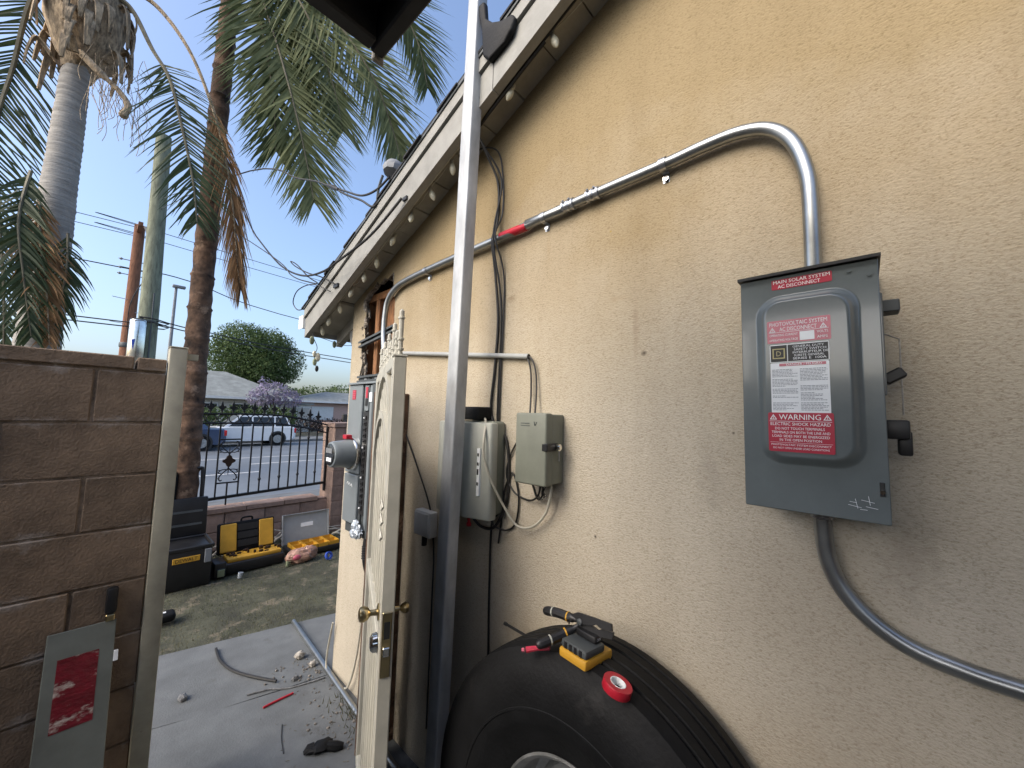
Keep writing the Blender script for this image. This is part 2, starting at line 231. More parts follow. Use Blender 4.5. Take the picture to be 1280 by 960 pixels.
# ---------------------------------------------------------------- mesh builder
class MB:
    def __init__(s, M=None): s.v = []; s.f = []; s.M = M
    def add(s, vs, fs, M=None):
        o = len(s.v)
        for p in vs:
            p = Vector(p)
            if M is not None: p = M @ p
            if s.M is not None: p = s.M @ p
            s.v.append(p)
        s.f += [tuple(i + o for i in f) for f in fs]
        return s
    def box(s, a, b, M=None):
        x0, y0, z0 = a; x1, y1, z1 = b
        return s.add([(x0, y0, z0), (x1, y0, z0), (x1, y1, z0), (x0, y1, z0), (x0, y0, z1), (x1, y0, z1), (x1, y1, z1), (x0, y1, z1)],
                     [(0, 3, 2, 1), (4, 5, 6, 7), (0, 1, 5, 4), (1, 2, 6, 5), (2, 3, 7, 6), (3, 0, 4, 7)], M)
    def rbox(s, a, b, r=0.005, seg=2, M=None):
        bm = bmesh.new(); bmesh.ops.create_cube(bm, size=1)
        a = Vector(a); b = Vector(b); c = (a + b) / 2; d = b - a
        for v in bm.verts: v.co = Vector((v.co.x * d.x, v.co.y * d.y, v.co.z * d.z)) + c
        bmesh.ops.bevel(bm, geom=list(bm.edges), offset=r, segments=seg, affect='EDGES', profile=0.5)
        bm.verts.index_update()
        s.add([v.co.copy() for v in bm.verts], [tuple(v.index for v in f.verts) for f in bm.faces], M); bm.free(); return s
    def tube(s, pts, r, seg=8, cap=True, M=None):
        pts = [Vector(p) for p in pts]; n = len(pts); rs = r if isinstance(r, (list, tuple)) else [r] * n
        vs = []; fs = []; prev = None
        for i, p in enumerate(pts):
            t = (pts[min(i + 1, n - 1)] - pts[max(i - 1, 0)])
            if t.length < 1e-9: t = Vector((0, 0, 1))
            t.normalize()
            if prev is None:
                a = Vector((0, 0, 1)) if abs(t.z) < 0.9 else Vector((1, 0, 0)); u = t.cross(a).normalized()
            else:
                u = (prev - t * prev.dot(t)); u = u.normalized() if u.length > 1e-6 else t.orthogonal().normalized()
            prev = u; w = t.cross(u)
            for k in range(seg):
                an = 2 * math.pi * k / seg; vs.append(p + (u * math.cos(an) + w * math.sin(an)) * rs[i])
        for i in range(n - 1):
            for k in range(seg):
                fs.append((i * seg + k, i * seg + (k + 1) % seg, (i + 1) * seg + (k + 1) % seg, (i + 1) * seg + k))
        if cap: fs.append(tuple(range(seg))[::-1]); fs.append(tuple((n - 1) * seg + k for k in range(seg)))
        return s.add(vs, fs, M)
    def lathe(s, prof, seg=24, M=None, closed=False):
        # prof: (radius, height) about local Z
        vs = []; fs = []; n = len(prof)
        for rr, h in prof:
            for k in range(seg):
                a = 2 * math.pi * k / seg; vs.append((rr * math.cos(a), rr * math.sin(a), h))
        for i in range(n if closed else n - 1):
            j = (i + 1) % n
            for k in range(seg): fs.append((i * seg + k, i * seg + (k + 1) % seg, j * seg + (k + 1) % seg, j * seg + k))
        if not closed: fs.append(tuple(range(seg))[::-1]); fs.append(tuple((n - 1) * seg + k for k in range(seg)))
        return s.add(vs, fs, M)
    def prism(s, poly, h0, h1, M=None):
        # poly: 2D points, extruded along local Z from h0 to h1
        n = len(poly); vs = [(x, y, h0) for x, y in poly] + [(x, y, h1) for x, y in poly]
        fs = [tuple(range(n))[::-1], tuple(range(n, 2 * n))] + [(i, (i + 1) % n, n + (i + 1) % n, n + i) for i in range(n)]
        return s.add(vs, fs, M)
    def sphere(s, c, r, seg=12, rings=8, sc=(1, 1, 1), jit=0.0):
        vs = [(0, 0, 1)]; fs = []
        for i in range(1, rings):
            a = math.pi * i / rings
            for k in range(seg):
                b = 2 * math.pi * k / seg; j = 1 + random.uniform(-jit, jit)
                vs.append((math.sin(a) * math.cos(b) * j, math.sin(a) * math.sin(b) * j, math.cos(a) * j))
        vs.append((0, 0, -1)); L = len(vs) - 1
        for k in range(seg): fs.append((0, 1 + k, 1 + (k + 1) % seg)); fs.append((L, L - seg + (k + 1) % seg, L - seg + k))
        for i in range(rings - 2):
            for k in range(seg): a = 1 + i * seg; fs.append((a + k, a + seg + k, a + seg + (k + 1) % seg, a + (k + 1) % seg))
        return s.add([(c[0] + v[0] * r * sc[0], c[1] + v[1] * r * sc[1], c[2] + v[2] * r * sc[2]) for v in vs], fs)
    def build(s, name, material, parent=None, smooth=True, label=None, cat=None, group=None, kind=None, sharp=35):
        me = bpy.data.meshes.new(name); vs = s.v; loc = Vector((0, 0, 0))
        if parent is None and vs and kind != 'structure':
            xs = [v.x for v in vs]; ys = [v.y for v in vs]; loc = Vector(((min(xs) + max(xs)) / 2, (min(ys) + max(ys)) / 2, min(v.z for v in vs)))
            vs = [v - loc for v in vs]
        me.from_pydata([tuple(v) for v in vs], [], s.f); me.validate(); me.update()
        if smooth:
            me.polygons.foreach_set('use_smooth', [True] * len(me.polygons)); me.set_sharp_from_angle(angle=R(sharp))
        me.materials.append(MT[material] if isinstance(material, str) else material)
        o = bpy.data.objects.new(name, me); COL.objects.link(o)
        if parent is not None: attach(o, parent)
        else: o.location = loc
        tag(o, label, cat, group, kind)
        return o
def attach(o, parent):
    o.parent = parent
    if parent.type == 'EMPTY': o.matrix_parent_inverse = Matrix.Translation(-parent.location)
def tag(o, label=None, cat=None, group=None, kind=None):
    if label: o['label'] = label
    if cat: o['category'] = cat
    if group: o['group'] = group
    if kind: o['kind'] = kind
def thing(name, loc, label, cat, group=None, kind=None):
    o = bpy.data.objects.new(name, None); COL.objects.link(o); o.location = loc; o.empty_display_size = 0.1
    tag(o, label, cat, group, kind); return o
def share(mesh, name, parent, loc, rot=None, scale=None):
    o = bpy.data.objects.new(name, mesh); COL.objects.link(o); attach(o, parent); o.location = loc
    if rot: o.rotation_euler = rot
    if scale: o.scale = scale
    return o
def curve(pts, n=8):
    P = [Vector(p) for p in pts]; out = []
    for i in range(len(P) - 1):
        p0 = P[max(i - 1, 0)]; p1 = P[i]; p2 = P[i + 1]; p3 = P[min(i + 2, len(P) - 1)]
        for k in range(n):
            t = k / n
            out.append(0.5 * ((2 * p1) + (p2 - p0) * t + (2 * p0 - 5 * p1 + 4 * p2 - p3) * t * t + (3 * p1 - p0 - 3 * p2 + p3) * t ** 3))
    out.append(P[-1]); return out
def frame(origin, xa, ya):
    xa = Vector(xa).normalized(); ya = Vector(ya); za = xa.cross(ya).normalized(); ya = za.cross(xa)
    M = Matrix((xa, ya, za)).transposed().to_4x4(); M.translation = Vector(origin); return M
_tc = {}
def text_geo(body):
    if body in _tc: return _tc[body]
    cu = bpy.data.curves.new('lettering', 'FONT'); cu.body = body; cu.resolution_u = 2
    ob = bpy.data.objects.new('lettering', cu); COL.objects.link(ob)
    dg = bpy.context.evaluated_depsgraph_get(); me = bpy.data.meshes.new_from_object(ob.evaluated_get(dg))
    vs = [v.co.copy() for v in me.vertices]; fs = [tuple(p.vertices) for p in me.polygons]
    bpy.data.objects.remove(ob); bpy.data.curves.remove(cu); bpy.data.meshes.remove(me)
    x0 = min(v.x for v in vs); x1 = max(v.x for v in vs); y0 = min(v.y for v in vs); y1 = max(v.y for v in vs)
    vs = [((v.x - x0) / (x1 - x0), (v.y - y0) / (y1 - y0)) for v in vs]
    _tc[body] = (vs, fs); return _tc[body]
def put_text(mb, body, x0, x1, y0, y1, z, M=None):
    vs, fs = text_geo(body); mb.add([(x0 + u * (x1 - x0), y0 + v * (y1 - y0), z) for u, v in vs], fs, M)

D = 1.118            # house wall plane x
def soff(y): return 2.725 + 0.41 * (1.459 - y)
RIDGE_Y = -1.5

# ================================================================ GROUND AND STREET
mb = MB(); mb.add([(-600, -600, -0.30), (600, -600, -0.30), (600, 900, -0.30), (-600, 900, -0.30)], [(0, 1, 2, 3)])
mb.build('ground', 'earth', smooth=False, kind='structure')
# yard soil with small undulation
mb = MB(); nx, ny = 60, 50; x0, x1, y0, y1 = -6, 6, -4, 5.6
for j in range(ny + 1):
    for i in range(nx + 1):
        x = x0 + (x1 - x0) * i / nx; y = y0 + (y1 - y0) * j / ny
        mb.v.append(Vector((x, y, -0.012 + 0.022 * noise.noise(Vector((x * 1.7, y * 1.7, 0))) - (0.03 if y < 3.1 else 0))))
mb.f = [(j * (nx + 1) + i, j * (nx + 1) + i + 1, (j + 1) * (nx + 1) + i + 1, (j + 1) * (nx + 1) + i) for j in range(ny) for i in range(nx)]
mb.build('lawn', 'lawn', kind='structure')
# concrete path in panels, edges out of square with the house
path = thing('concrete_path', (0.6, 1.5, 0), None, None, kind='structure')
def edge_far(x): return 3.50 - 0.245 * x
def joint(x): return 2.77 - 0.33 * x + 0.10 * max(0, x - 0.6)
def slab(xa, xb, ya, yb, za=0.0):
    n = 8; top = []
    mb = MB(); P = []
    for i in range(n + 1): x = xa + (xb - xa) * i / n; P.append((x, ya(x)))
    for i in range(n, -1, -1): x = xa + (xb - xa) * i / n; P.append((x, yb(x)))
    mb.prism(P, -0.10, za); mb.build('concrete_panel', 'concrete', path, smooth=False)
slab(-2.2, 3.2, lambda x: joint(x) + 0.004, lambda x: edge_far(x) + 0.012 * noise.noise(Vector((x * 5, 0, 3))))
slab(-2.2, 1.25, lambda x: joint(x) - 1.55, lambda x: joint(x) - 0.004, 0.002)
slab(-2.2, 1.25, lambda x: -3.5, lambda x: joint(x) - 1.56)
# sidewalk, kerb, road
mb = MB(); mb.box((-60, 6.9, -0.28), (60, 8.6, -0.09)); mb.build('sidewalk', 'concrete', smooth=False, kind='structure')
mb = MB(); mb.box((-60, 8.6, -0.28), (60, 8.78, -0.10)); mb.build('kerb', 'concrete', smooth=False, kind='structure')
mb = MB(); mb.add([(-200, 8.78, -0.22), (200, 8.78, -0.22), (200, 24.2, -0.22), (-200, 24.2, -0.22)], [(0, 1, 2, 3)]); road = mb.build('road', 'asphalt', smooth=False, kind='structure')
for y, w, segs in ((13.0, 0.12, [(-60, 3.4)]), (14.9, 0.12, [(3.6, 60)]), (16.9, 0.10, [(-60, 60)])):
    for a, b in segs:
        mb = MB(); mb.add([(a, y, -0.215), (b, y, -0.215), (b, y + w, -0.215), (a, y + w, -0.215)], [(0, 1, 2, 3)]); mb.build('lane_line', 'road_paint', road, smooth=False)
mb = MB(); mb.box((-60, 24.2, -0.29), (60, 24.4, -0.09)); mb.build('far_kerb', 'concrete', smooth=False, kind='structure')
mb = MB(); mb.box((-60, 24.4, -0.29), (60, 26.6, -0.085)); mb.build('far_sidewalk', 'concrete', smooth=False, kind='structure')
mb = MB(); mb.add([(-120, 26.6, -0.10), (120, 26.6, -0.10), (120, 120, -0.05), (-120, 120, -0.05)], [(0, 1, 2, 3)]); mb.build('far_lawn', 'lawn', smooth=False, kind='structure')
# grass blades
mb = MB(); rg = random.Random(3)
for k in range(42000):
    x = rg.uniform(-1.2, 2.6); y = rg.uniform(3.0, 5.42)
    if y < edge_far(x) + rg.uniform(-0.04, 0.05): continue
    den = noise.noise(Vector((x * 2.2, y * 2.2, 5))) * 0.5 + 0.55
    if rg.random() > den: continue
    h = rg.uniform(0.008, 0.030); a = rg.uniform(0, 6.28); ln = rg.uniform(0.2, 1.1) * h; w = 0.0010 + 0.0012 * rg.random(); z = -0.012 + 0.022 * noise.noise(Vector((x * 1.7, y * 1.7, 0)))
    ca, sa = math.cos(a), math.sin(a); o = len(mb.v)
    mb.v += [Vector((x - sa * w, y + ca * w, z)), Vector((x + sa * w, y - ca * w, z)), Vector((x + ca * ln, y + sa * ln, z + h))]; mb.f.append((o, o + 1, o + 2))
mb.build('grass', 'grass', smooth=False, label='thin patchy grass and dry stems covering the small front lawn', cat='grass', kind='stuff')

# ================================================================ HOUSE
house = thing('house', (D, 0.5, 0), 'tan stucco house with gable end wall and grey painted rake boards', 'house')
# gable wall with a ragged opening cut above the meter panel
outer = [(-5.5, -0.1), (2.48, -0.1), (2.48, soff(2.48) + 0.02), (RIDGE_Y, soff(RIDGE_Y) + 0.02), (-5.5, soff(2.48) + 0.02)]
hole = [(2.345, 0.98), (2.335, 1.30), (2.345, 1.62), (2.318, 1.72), (2.345, 1.80), (2.305, 1.90), (2.335, 1.98), (2.30, 2.06), (2.315, 2.15), (2.295, 2.23), (2.335, 2.30), (2.27, 2.352), (2.22, 2.365), (2.18, 2.40), (2.15, 2.378), (2.09, 2.405), (2.05, 2.385), (1.985, 2.41), (1.985, 2.33), (2.03, 2.30), (1.965, 2.26), (1.955, 2.10), (1.965, 1.95), (1.95, 1.80), (1.95, 1.30), (1.95, 0.98)]
pts = [outer, hole]
flat = [p for pl in pts for p in pl]
tris = tessellate_polygon([[Vector((y, z, 0)) for y, z in pl] for pl in pts])
mb = MB(); mb.v = [Vector((D, y, z)) for y, z in flat]; mb.f = [tuple(t) for t in tris]
bm = bmesh.new(); me = bpy.data.meshes.new('t'); me.from_pydata(mb.v, [], mb.f); bm.from_mesh(me); bmesh.ops.recalc_face_normals(bm, faces=bm.faces)
if sum(f.normal.x for f in bm.faces) > 0: bmesh.ops.reverse_faces(bm, faces=bm.faces)
bm.verts.index_update(); mb = MB(); mb.v = [v.co.copy() for v in bm.verts]; mb.f = [tuple(v.index for v in f.verts) for f in bm.faces]; bm.free(); bpy.data.meshes.remove(me)
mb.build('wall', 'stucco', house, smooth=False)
n = len(hole); mb = MB()
for i, (y, z) in enumerate(hole):
    j = 0.004 * math.sin(i * 7.3); mb.v += [Vector((D + 0.0005, y, z)), Vector((D - 0.003 + j, y + 0.006 * math.sin(i * 3.1), z)), Vector((D + 0.028, y + 0.008 * math.sin(i * 5.7), z + 0.006 * math.sin(i * 2.3)))]
for i in range(n):
    k = (i + 1) % n; mb.f += [(3 * i, 3 * k, 3 * k + 1, 3 * i + 1), (3 * i + 1, 3 * k + 1, 3 * k + 2, 3 * i + 2)]
mb.build('broken_plaster_edge', 'lath', house, smooth=False)
# crumbled plaster and lath hanging along the left side of the cut
mb = MB(); rg = random.Random(5)
for k in range(46):
    z = rg.uniform(1.76, 2.30); y = 2.325 + rg.uniform(-0.035, 0.012); s = rg.uniform(0.006, 0.018)
    mb.sphere((D + rg.uniform(-0.006, 0.02), y, z), s, 6, 4, (0.7, 0.8, 1.4), 0.35)
mb.build('crumbled_plaster', 'lath', house, smooth=False)
mb = MB(); mb.box((D + 0.125, 1.80, 0.9), (D + 0.13, 2.44, 2.46)); mb.build('wall_cavity', 'paper', house, smooth=False)
mb = MB(); mb.box((D + 0.03, 2.345, 0), (D + 0.12, 2.44, 2.42)); mb.build('corner_stud', 'wood', house, smooth=False)
for ya, yb in ((2.20, 2.245), (1.955, 2.005)):
    mb = MB(); mb.rbox((D + 0.032, ya, 0.9), (D + 0.118, yb, 2.30), 0.003, 1); mb.build('stud', 'wood', house, smooth=False)
mb = MB(); mb.rbox((D + 0.030, 1.92, 2.30), (D + 0.116, 2.40, 2.345), 0.003, 1); mb.build('top_plate', 'wood', house, smooth=False)
mb = MB(); mb.box((D + 0.070, 2.005, 2.02), (D + 0.080, 2.20, 2.30)); mb.build('sheathing_board', 'wood', house, smooth=False)
mb = MB(); mb.tube([(D + 0.045, 2.115, 1.70), (D + 0.045, 2.115, 2.06)], 0.017, 12); mb.build('conduit_stub', 'galv', house)
# street side wall and the rest of the shell
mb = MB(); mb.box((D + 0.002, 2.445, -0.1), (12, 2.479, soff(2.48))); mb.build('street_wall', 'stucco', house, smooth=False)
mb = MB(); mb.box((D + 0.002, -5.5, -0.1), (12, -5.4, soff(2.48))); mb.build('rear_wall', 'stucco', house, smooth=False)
# roof: deck and shingle courses
XO = 0.968; EAVE = 2.86; T0, T1 = 0.045, 0.165
def rz(y): return soff(y) if y > RIDGE_Y else soff(2 * RIDGE_Y - y)
mb = MB(); yb = 2 * RIDGE_Y - EAVE
for sgn in (0, 1):
    ys = [EAVE, RIDGE_Y] if sgn == 0 else [RIDGE_Y, yb]
    for (a, b) in [tuple(ys)]:
        za, zb = rz(a), rz(b)
        mb.add([(XO + 0.02, a, za + T0), (12, a, za + T0), (12, b, zb + T0), (XO + 0.02, b, zb + T0), (XO + 0.02, a, za + T1), (12, a, za + T1), (12, b, zb + T1), (XO + 0.02, b, zb + T1)],
               [(0, 1, 2, 3), (7, 6, 5, 4), (0, 4, 5, 1), (1, 5, 6, 2), (2, 6, 7, 3), (3, 7, 4, 0)])
roof = mb.build('roof', 'cover_dark', house, smooth=False)
nc = 34
for i in range(nc):     # shingle courses: overlapping ragged strips that show along the rake
    ya = EAVE + 0.03 - i * (EAVE - RIDGE_Y) / nc; yc = ya - 0.135; j = 0.005 * math.sin(i * 2.7) + 0.003 * math.sin(i * 7.1)
    za, zc = soff(ya) + T1 + 0.014, soff(yc) + T1 + 0.006
    mb = MB(); xa = XO - 0.041 - j
    mb.add([(xa, ya, za - 0.012), (12, ya, za - 0.012), (12, yc, zc - 0.006), (xa, yc, zc - 0.006), (xa, ya, za), (12, ya, za), (12, yc, zc), (xa, yc, zc)],
           [(0, 1, 2, 3), (7, 6, 5, 4), (0, 4, 5, 1), (1, 5, 6, 2), (2, 6, 7, 3), (3, 7, 4, 0)])
    mb.build('shingle_course', 'shingle', roof, smooth=False)
mb = MB(); a, b = RIDGE_Y, yb - 0.03
mb.add([(XO - 0.04, a, rz(a) + T1 + 0.004), (12, a, rz(a) + T1 + 0.004), (12, b, rz(b) + T1 + 0.004), (XO - 0.04, b, rz(b) + T1 + 0.004)], [(0, 1, 2, 3)]); mb.build('rear_shingles', 'shingle', roof, smooth=False)
def rake(name, x0, x1, z0, z1, material, ya=EAVE, yb_=RIDGE_Y):
    mb = MB(); V = []
    for y in (ya, yb_):
        V += [(x0, y, soff(y) + z0), (x1, y, soff(y) + z0), (x1, y, soff(y) + z1), (x0, y, soff(y) + z1)]
    mb.add(V, [(0, 1, 2, 3), (7, 6, 5, 4), (0, 4, 5, 1), (1, 5, 6, 2), (2, 6, 7, 3), (3, 7, 4, 0)])
    return mb.build(name, material, house, smooth=False)
rake('rake_board', XO - 0.018, XO + 0.018, -0.045, 0.085, 'fascia', EAVE, 1.02)
rake('rake_board', XO - 0.0185, XO + 0.0175, -0.044, 0.084, 'fascia', 1.016, RIDGE_Y)
rake('rake_trim', XO - 0.030, XO + 0.016, 0.094, 0.150, 'fascia')
rake('drip_edge', XO - 0.036, XO + 0.016, 0.1525, 0.166, 'panel_dark')
# soffit boards under the rake, open joints between them
k = 0; y = 2.475
while y > -0.4:
    y2 = y - 0.158; mb = MB(); V = []; dz = 0.003 * math.sin(k * 4.4)
    for yy in (y, y2):
        V += [(XO + 0.019, yy, soff(yy) + 0.006 + dz), (D + 0.03, yy, soff(yy) + 0.006 + dz), (D + 0.03, yy, soff(yy) + 0.024 + dz), (XO + 0.019, yy, soff(yy) + 0.024 + dz)]
    mb.add(V, [(0, 1, 2, 3), (7, 6, 5, 4), (0, 4, 5, 1), (1, 5, 6, 2), (2, 6, 7, 3), (3, 7, 4, 0)]); mb.build('soffit_board', 'soffit', house, smooth=False)
    y = y2 - 0.006; k += 1
# eave towards the street: fascia, boxed soffit, rafter tail, gutter and elbow
mb = MB(); mb.box((XO + 0.02, EAVE - 0.03, soff(EAVE) - 0.03), (12, EAVE - 0.002, soff(EAVE) + 0.14)); mb.build('eave_fascia', 'fascia', house, smooth=False)
mb = MB(); V = []
for yy in (2.482, EAVE - 0.03): V += [(XO + 0.02, yy, soff(yy) - 0.012), (12, yy, soff(yy) - 0.012), (12, yy, soff(yy) + 0.006), (XO + 0.02, yy, soff(yy) + 0.006)]
mb.add(V, [(0, 1, 2, 3), (7, 6, 5, 4), (0, 4, 5, 1), (1, 5, 6, 2), (2, 6, 7, 3), (3, 7, 4, 0)]); mb.build('eave_soffit', 'soffit', house, smooth=False)
for xx in (1.16, 1.76):
    mb = MB(); V = []
    for yy in (2.482, EAVE - 0.032): V += [(xx, yy, soff(yy) - 0.095), (xx + 0.04, yy, soff(yy) - 0.095), (xx + 0.04, yy, soff(yy) - 0.013), (xx, yy, soff(yy) - 0.013)]
    mb.add(V, [(0, 1, 2, 3), (7, 6, 5, 4), (0, 4, 5, 1), (1, 5, 6, 2), (2, 6, 7, 3), (3, 7, 4, 0)]); mb.build('rafter_tail', 'soffit', house, smooth=False)
gz = soff(EAVE)
mb = MB(); mb.prism([(EAVE, gz + 0.02), (EAVE + 0.075, gz + 0.03), (EAVE + 0.085, gz + 0.11), (EAVE + 0.08, gz + 0.11), (EAVE + 0.07, gz + 0.035), (EAVE + 0.005, gz + 0.026), (EAVE + 0.005, gz + 0.11), (EAVE, gz + 0.11)], 0, 9, Matrix(((0, 0, 1, XO - 0.03), (1, 0, 0, 0), (0, 1, 0, 0), (0, 0, 0, 1))))
gut = mb.build('gutter', 'trim_white', house, smooth=False)
mb = MB(); mb.box((XO - 0.033, EAVE, gz + 0.02), (XO - 0.0305, EAVE + 0.085, gz + 0.112)); mb.build('end_cap', 'trim_white', gut, smooth=False)
mb = MB(); mb.tube(curve([(1.20, 2.62, 2.17), (1.20, 2.615, 2.11), (1.205, 2.58, 2.055), (1.22, 2.53, 2.03), (1.22, 2.515, 1.98), (1.22, 2.515, 0.1)], 4), 0.036, 10); mb.build('downspout', 'fascia', gut)

# ================================================================ CONDUIT RUN
XC = D - 0.026
cpts = [(XC, .074, 1.915), (XC, .074, 2.10), (XC, .080, 2.19), (XC, .105, 2.275), (XC, .150, 2.328), (XC, .215, 2.352), (XC, .30, 2.356), (XC, .41, 2.352), (XC, .70, 2.350), (XC, 1.07, 2.333), (XC, 1.50, 2.325), (XC, 1.78, 2.312), (XC, 1.90, 2.290), (XC, 1.975, 2.235), (XC, 2.0, 2.15), (XC, 2.003, 2.05), (XC - .002, 1.985, 1.95), (XC - .005, 1.965, 1.87), (XC - .005, 1.96, 1.74)]
run = thing('conduit_run', (XC, 0.074, 1.9), 'bare steel conduit arching from the grey safety switch along the wall to the meter panel', 'conduit')
cpts = [(x, y * 1.009, 1.6 + (z - 1.6) * 1.009) for x, y, z in cpts]
mb = MB(); mb.tube(curve(cpts, 8), 0.0162, 20); mb.build('pipe', 'emt', run)
def along_y(y, z, prof, x=XC):    # fitting turned about the pipe's line (local z -> +y)
    return Matrix(((1, 0, 0, x), (0, 0, 1, y), (0, 1, 0, z), (0, 0, 0, 1)))
def coupling(name, y, z, ln, mm='zinc'):
    mb = MB(); h = ln / 2
    z = 1.6 + (z - 1.6) * 1.009; mb.lathe([(0.0165, -h), (0.0212, -h), (0.0212, -h + .008), (0.0185, -h + .010), (0.0185, -.006), (0.0212, -.004), (0.0212, .004), (0.0185, .006), (0.0185, h - .010), (0.0212, h - .008), (0.0212, h), (0.0165, h)], 20, along_y(y, z, None))
    c = mb.build(name, mm, run)
    for s in (-1, 1):
        mb = MB(); mb.tube([(XC - 0.016, y + s * h * 0.55, z + 0.008), (XC - 0.024, y + s * h * 0.55, z + 0.012)], 0.0045, 8); mb.build('set_screw', 'zinc', c)
coupling('coupling', 0.652, 2.3505, 0.046); coupling('coupling', 0.752, 2.348, 0.046)
mb = MB(); mb.lathe([(0.0163, -.09), (0.0176, -.088), (0.0176, .088), (0.0163, .09)], 18, along_y(0.86, 2.3502, None)); mb.build('sleeve', 'emt', run)
mb = MB(); mb.lathe([(0.01625, -.07), (0.0168, -.07), (0.0168, .07), (0.01625, .07)], 18, along_y(1.02, 2.3425, None)); mb.build('red_tape_band', 'red', run)
for y, z in ((0.415, 2.359), (0.865, 2.350), (1.62, 2.327)):       # one-hole straps with washer head screw
    mb = MB(); A = [(0.0195 * math.cos(a), 0.0195 * math.sin(a)) for a in [math.pi * (0.5 + k / 10) for k in range(11)]]
    pts2 = [(XC + a, z + b) for a, b in A]; pts2 = [(D - 0.002, z + 0.019)] + pts2[0:] + [(D - 0.002, z - 0.019), (D - 0.002, z - 0.045)]
    V = []; F = []
    for i, (x, zz) in enumerate(pts2): V += [(x, y - 0.010, zz), (x, y + 0.010, zz)]
    for i in range(len(pts2) - 1): F.append((2 * i, 2 * i + 1, 2 * i + 3, 2 * i + 2))
    mb.add(V, F); st = mb.build('pipe_strap', 'zinc', run, smooth=True)
    mb = MB(); mb.tube([(D - 0.002, y, z - 0.034), (D - 0.010, y, z - 0.034)], 0.009, 10); mb.build('screw', 'nickel', st)
mb = MB(); mb.lathe([(0.016, 0), (0.026, 0), (0.026, .010), (0.0205, .012), (0.0205, .030), (0.016, .034)], 20, Matrix.Translation((XC, .074, 1.909))); mb.build('hub_connector', 'zinc', run)

lo = thing('lower_conduit', (XC, 0.075, 1.0), 'steel conduit curving down and right out of the safety switch bottom', 'conduit')
lp = curve([(XC, .076, 1.43), (XC, .075, 1.375), (XC, .070, 1.315), (XC, .052, 1.262), (XC, .012, 1.212), (XC, -.045, 1.178), (XC, -.11, 1.165), (XC, -.19, 1.161), (XC, -.5, 1.160), (XC, -1.6, 1.158)], 8)
mb = MB(); mb.tube(lp, 0.0162, 20); mb.build('pipe', 'emt', lo)
mb = MB(); mb.lathe([(0.016, 0), (0.0205, .003), (0.0205, .018), (0.026, .020), (0.026, .030), (0.016, .031)], 20, Matrix.Translation((XC, .076, 1.393))); mb.build('hub_connector', 'zinc', lo)

# ================================================================ SAFETY SWITCH
BX, BY0, BY1, BZ0, BZ1 = 0.958, -0.029, 0.194, 1.424, 1.908
sw = thing('safety_switch', (D, 0.08, BZ0), 'grey steel safety switch box with red warning labels on the tan wall', 'switch box')
mb = MB(); mb.rbox((BX + 0.016, BY0 + 0.004, BZ0 + 0.006), (D - 0.004, BY1 - 0.004, BZ1 - 0.003), 0.004, 2); mb.build('enclosure', 'grey_paint', sw)
# door: sheet with a raised rounded centre
def rrect(y0, y1, z0, z1, r, n=6):
    P = []
    for cy, cz, a0 in ((y1 - r, z1 - r, 0), (y0 + r, z1 - r, 90), (y0 + r, z0 + r, 180), (y1 - r, z0 + r, 270)):
        for k in range(n + 1): a = R(a0 + 90 * k / n); P.append((cy + r * math.cos(a), cz + r * math.sin(a)))
    return P
EY0, EY1, EZ0, EZ1 = -0.002, 0.166, 1.515, 1.866
EMB = 0.021
def er(o): return rrect(EY0 + o, EY1 - o, EZ0 + o, EZ1 - o, max(.010, 0.044 - o * .7))
rings = [(rrect(BY0, BY1, BZ0, BZ1, 0.003), BX + 0.014), (rrect(BY0, BY1, BZ0, BZ1, 0.003), BX + 0.0015), (rrect(BY0 + .0015, BY1 - .0015, BZ0 + .0015, BZ1 - .0015, 0.003), BX), (rrect(BY0 + .0022, BY1 - .0022, BZ0 + .0022, BZ1 - .0022, 0.003), BX),
         (er(-.001), BX), (er(0), BX), (er(.002), BX - .0010), (er(.0055), BX - .0050), (er(.0095), BX - .0105), (er(.0135), BX - .0160), (er(.0170), BX - .0200), (er(.0195), BX - EMB), (er(.0205), BX - EMB)]
mb = MB(); n = len(rings[0][0])
for P, x in rings: mb.v += [Vector((x, y, z)) for y, z in P]
for i in range(len(rings) - 1): mb.f += [(i * n + k, i * n + (k + 1) % n, (i + 1) * n + (k + 1) % n, (i + 1) * n + k) for k in range(n)]
mb.f.append(tuple((len(rings) - 1) * n + k for k in range(n)))
door = mb.build('door', 'grey_paint', sw, sharp=40)
mb = MB(); mb.add([(BX - 0.010, BY0 - .004, BZ1 + .001), (BX - 0.010, BY1 + .004, BZ1 + .001), (D - .004, BY1 + .004, BZ1 + .004), (D - .004, BY0 - .004, BZ1 + .004),
                   (BX - 0.010, BY0 - .004, BZ1 + .007), (BX - 0.010, BY1 + .004, BZ1 + .007), (D - .004, BY1 + .004, BZ1 + .011), (D - .004, BY0 - .004, BZ1 + .011)],
                  [(0, 1, 2, 3), (7, 6, 5, 4), (0, 4, 5, 1), (1, 5, 6, 2), (2, 6, 7, 3), (3, 7, 4, 0)]); mb.build('rain_hood', 'black', sw, smooth=False)
def label_plane(x): return Matrix(((0, 0, -1, x), (-1, 0, 0, 0), (0, 1, 0, 0), (0, 0, 0, 1)))   # local x -> -y (to the right), y -> z, z -> towards the viewer
def sticker(name, y_left, y_right, z0, z1, x, material, r=0.002, label=None):
    mb = MB(); mb.prism(rrect(-y_left, -y_right, z0, z1, r, 3), 0.0002, 0.0008, label_plane(x)); o = mb.build(name, material, sw, smooth=False)
    if label: o['label'] = label
    return o
FX = BX - 0.021
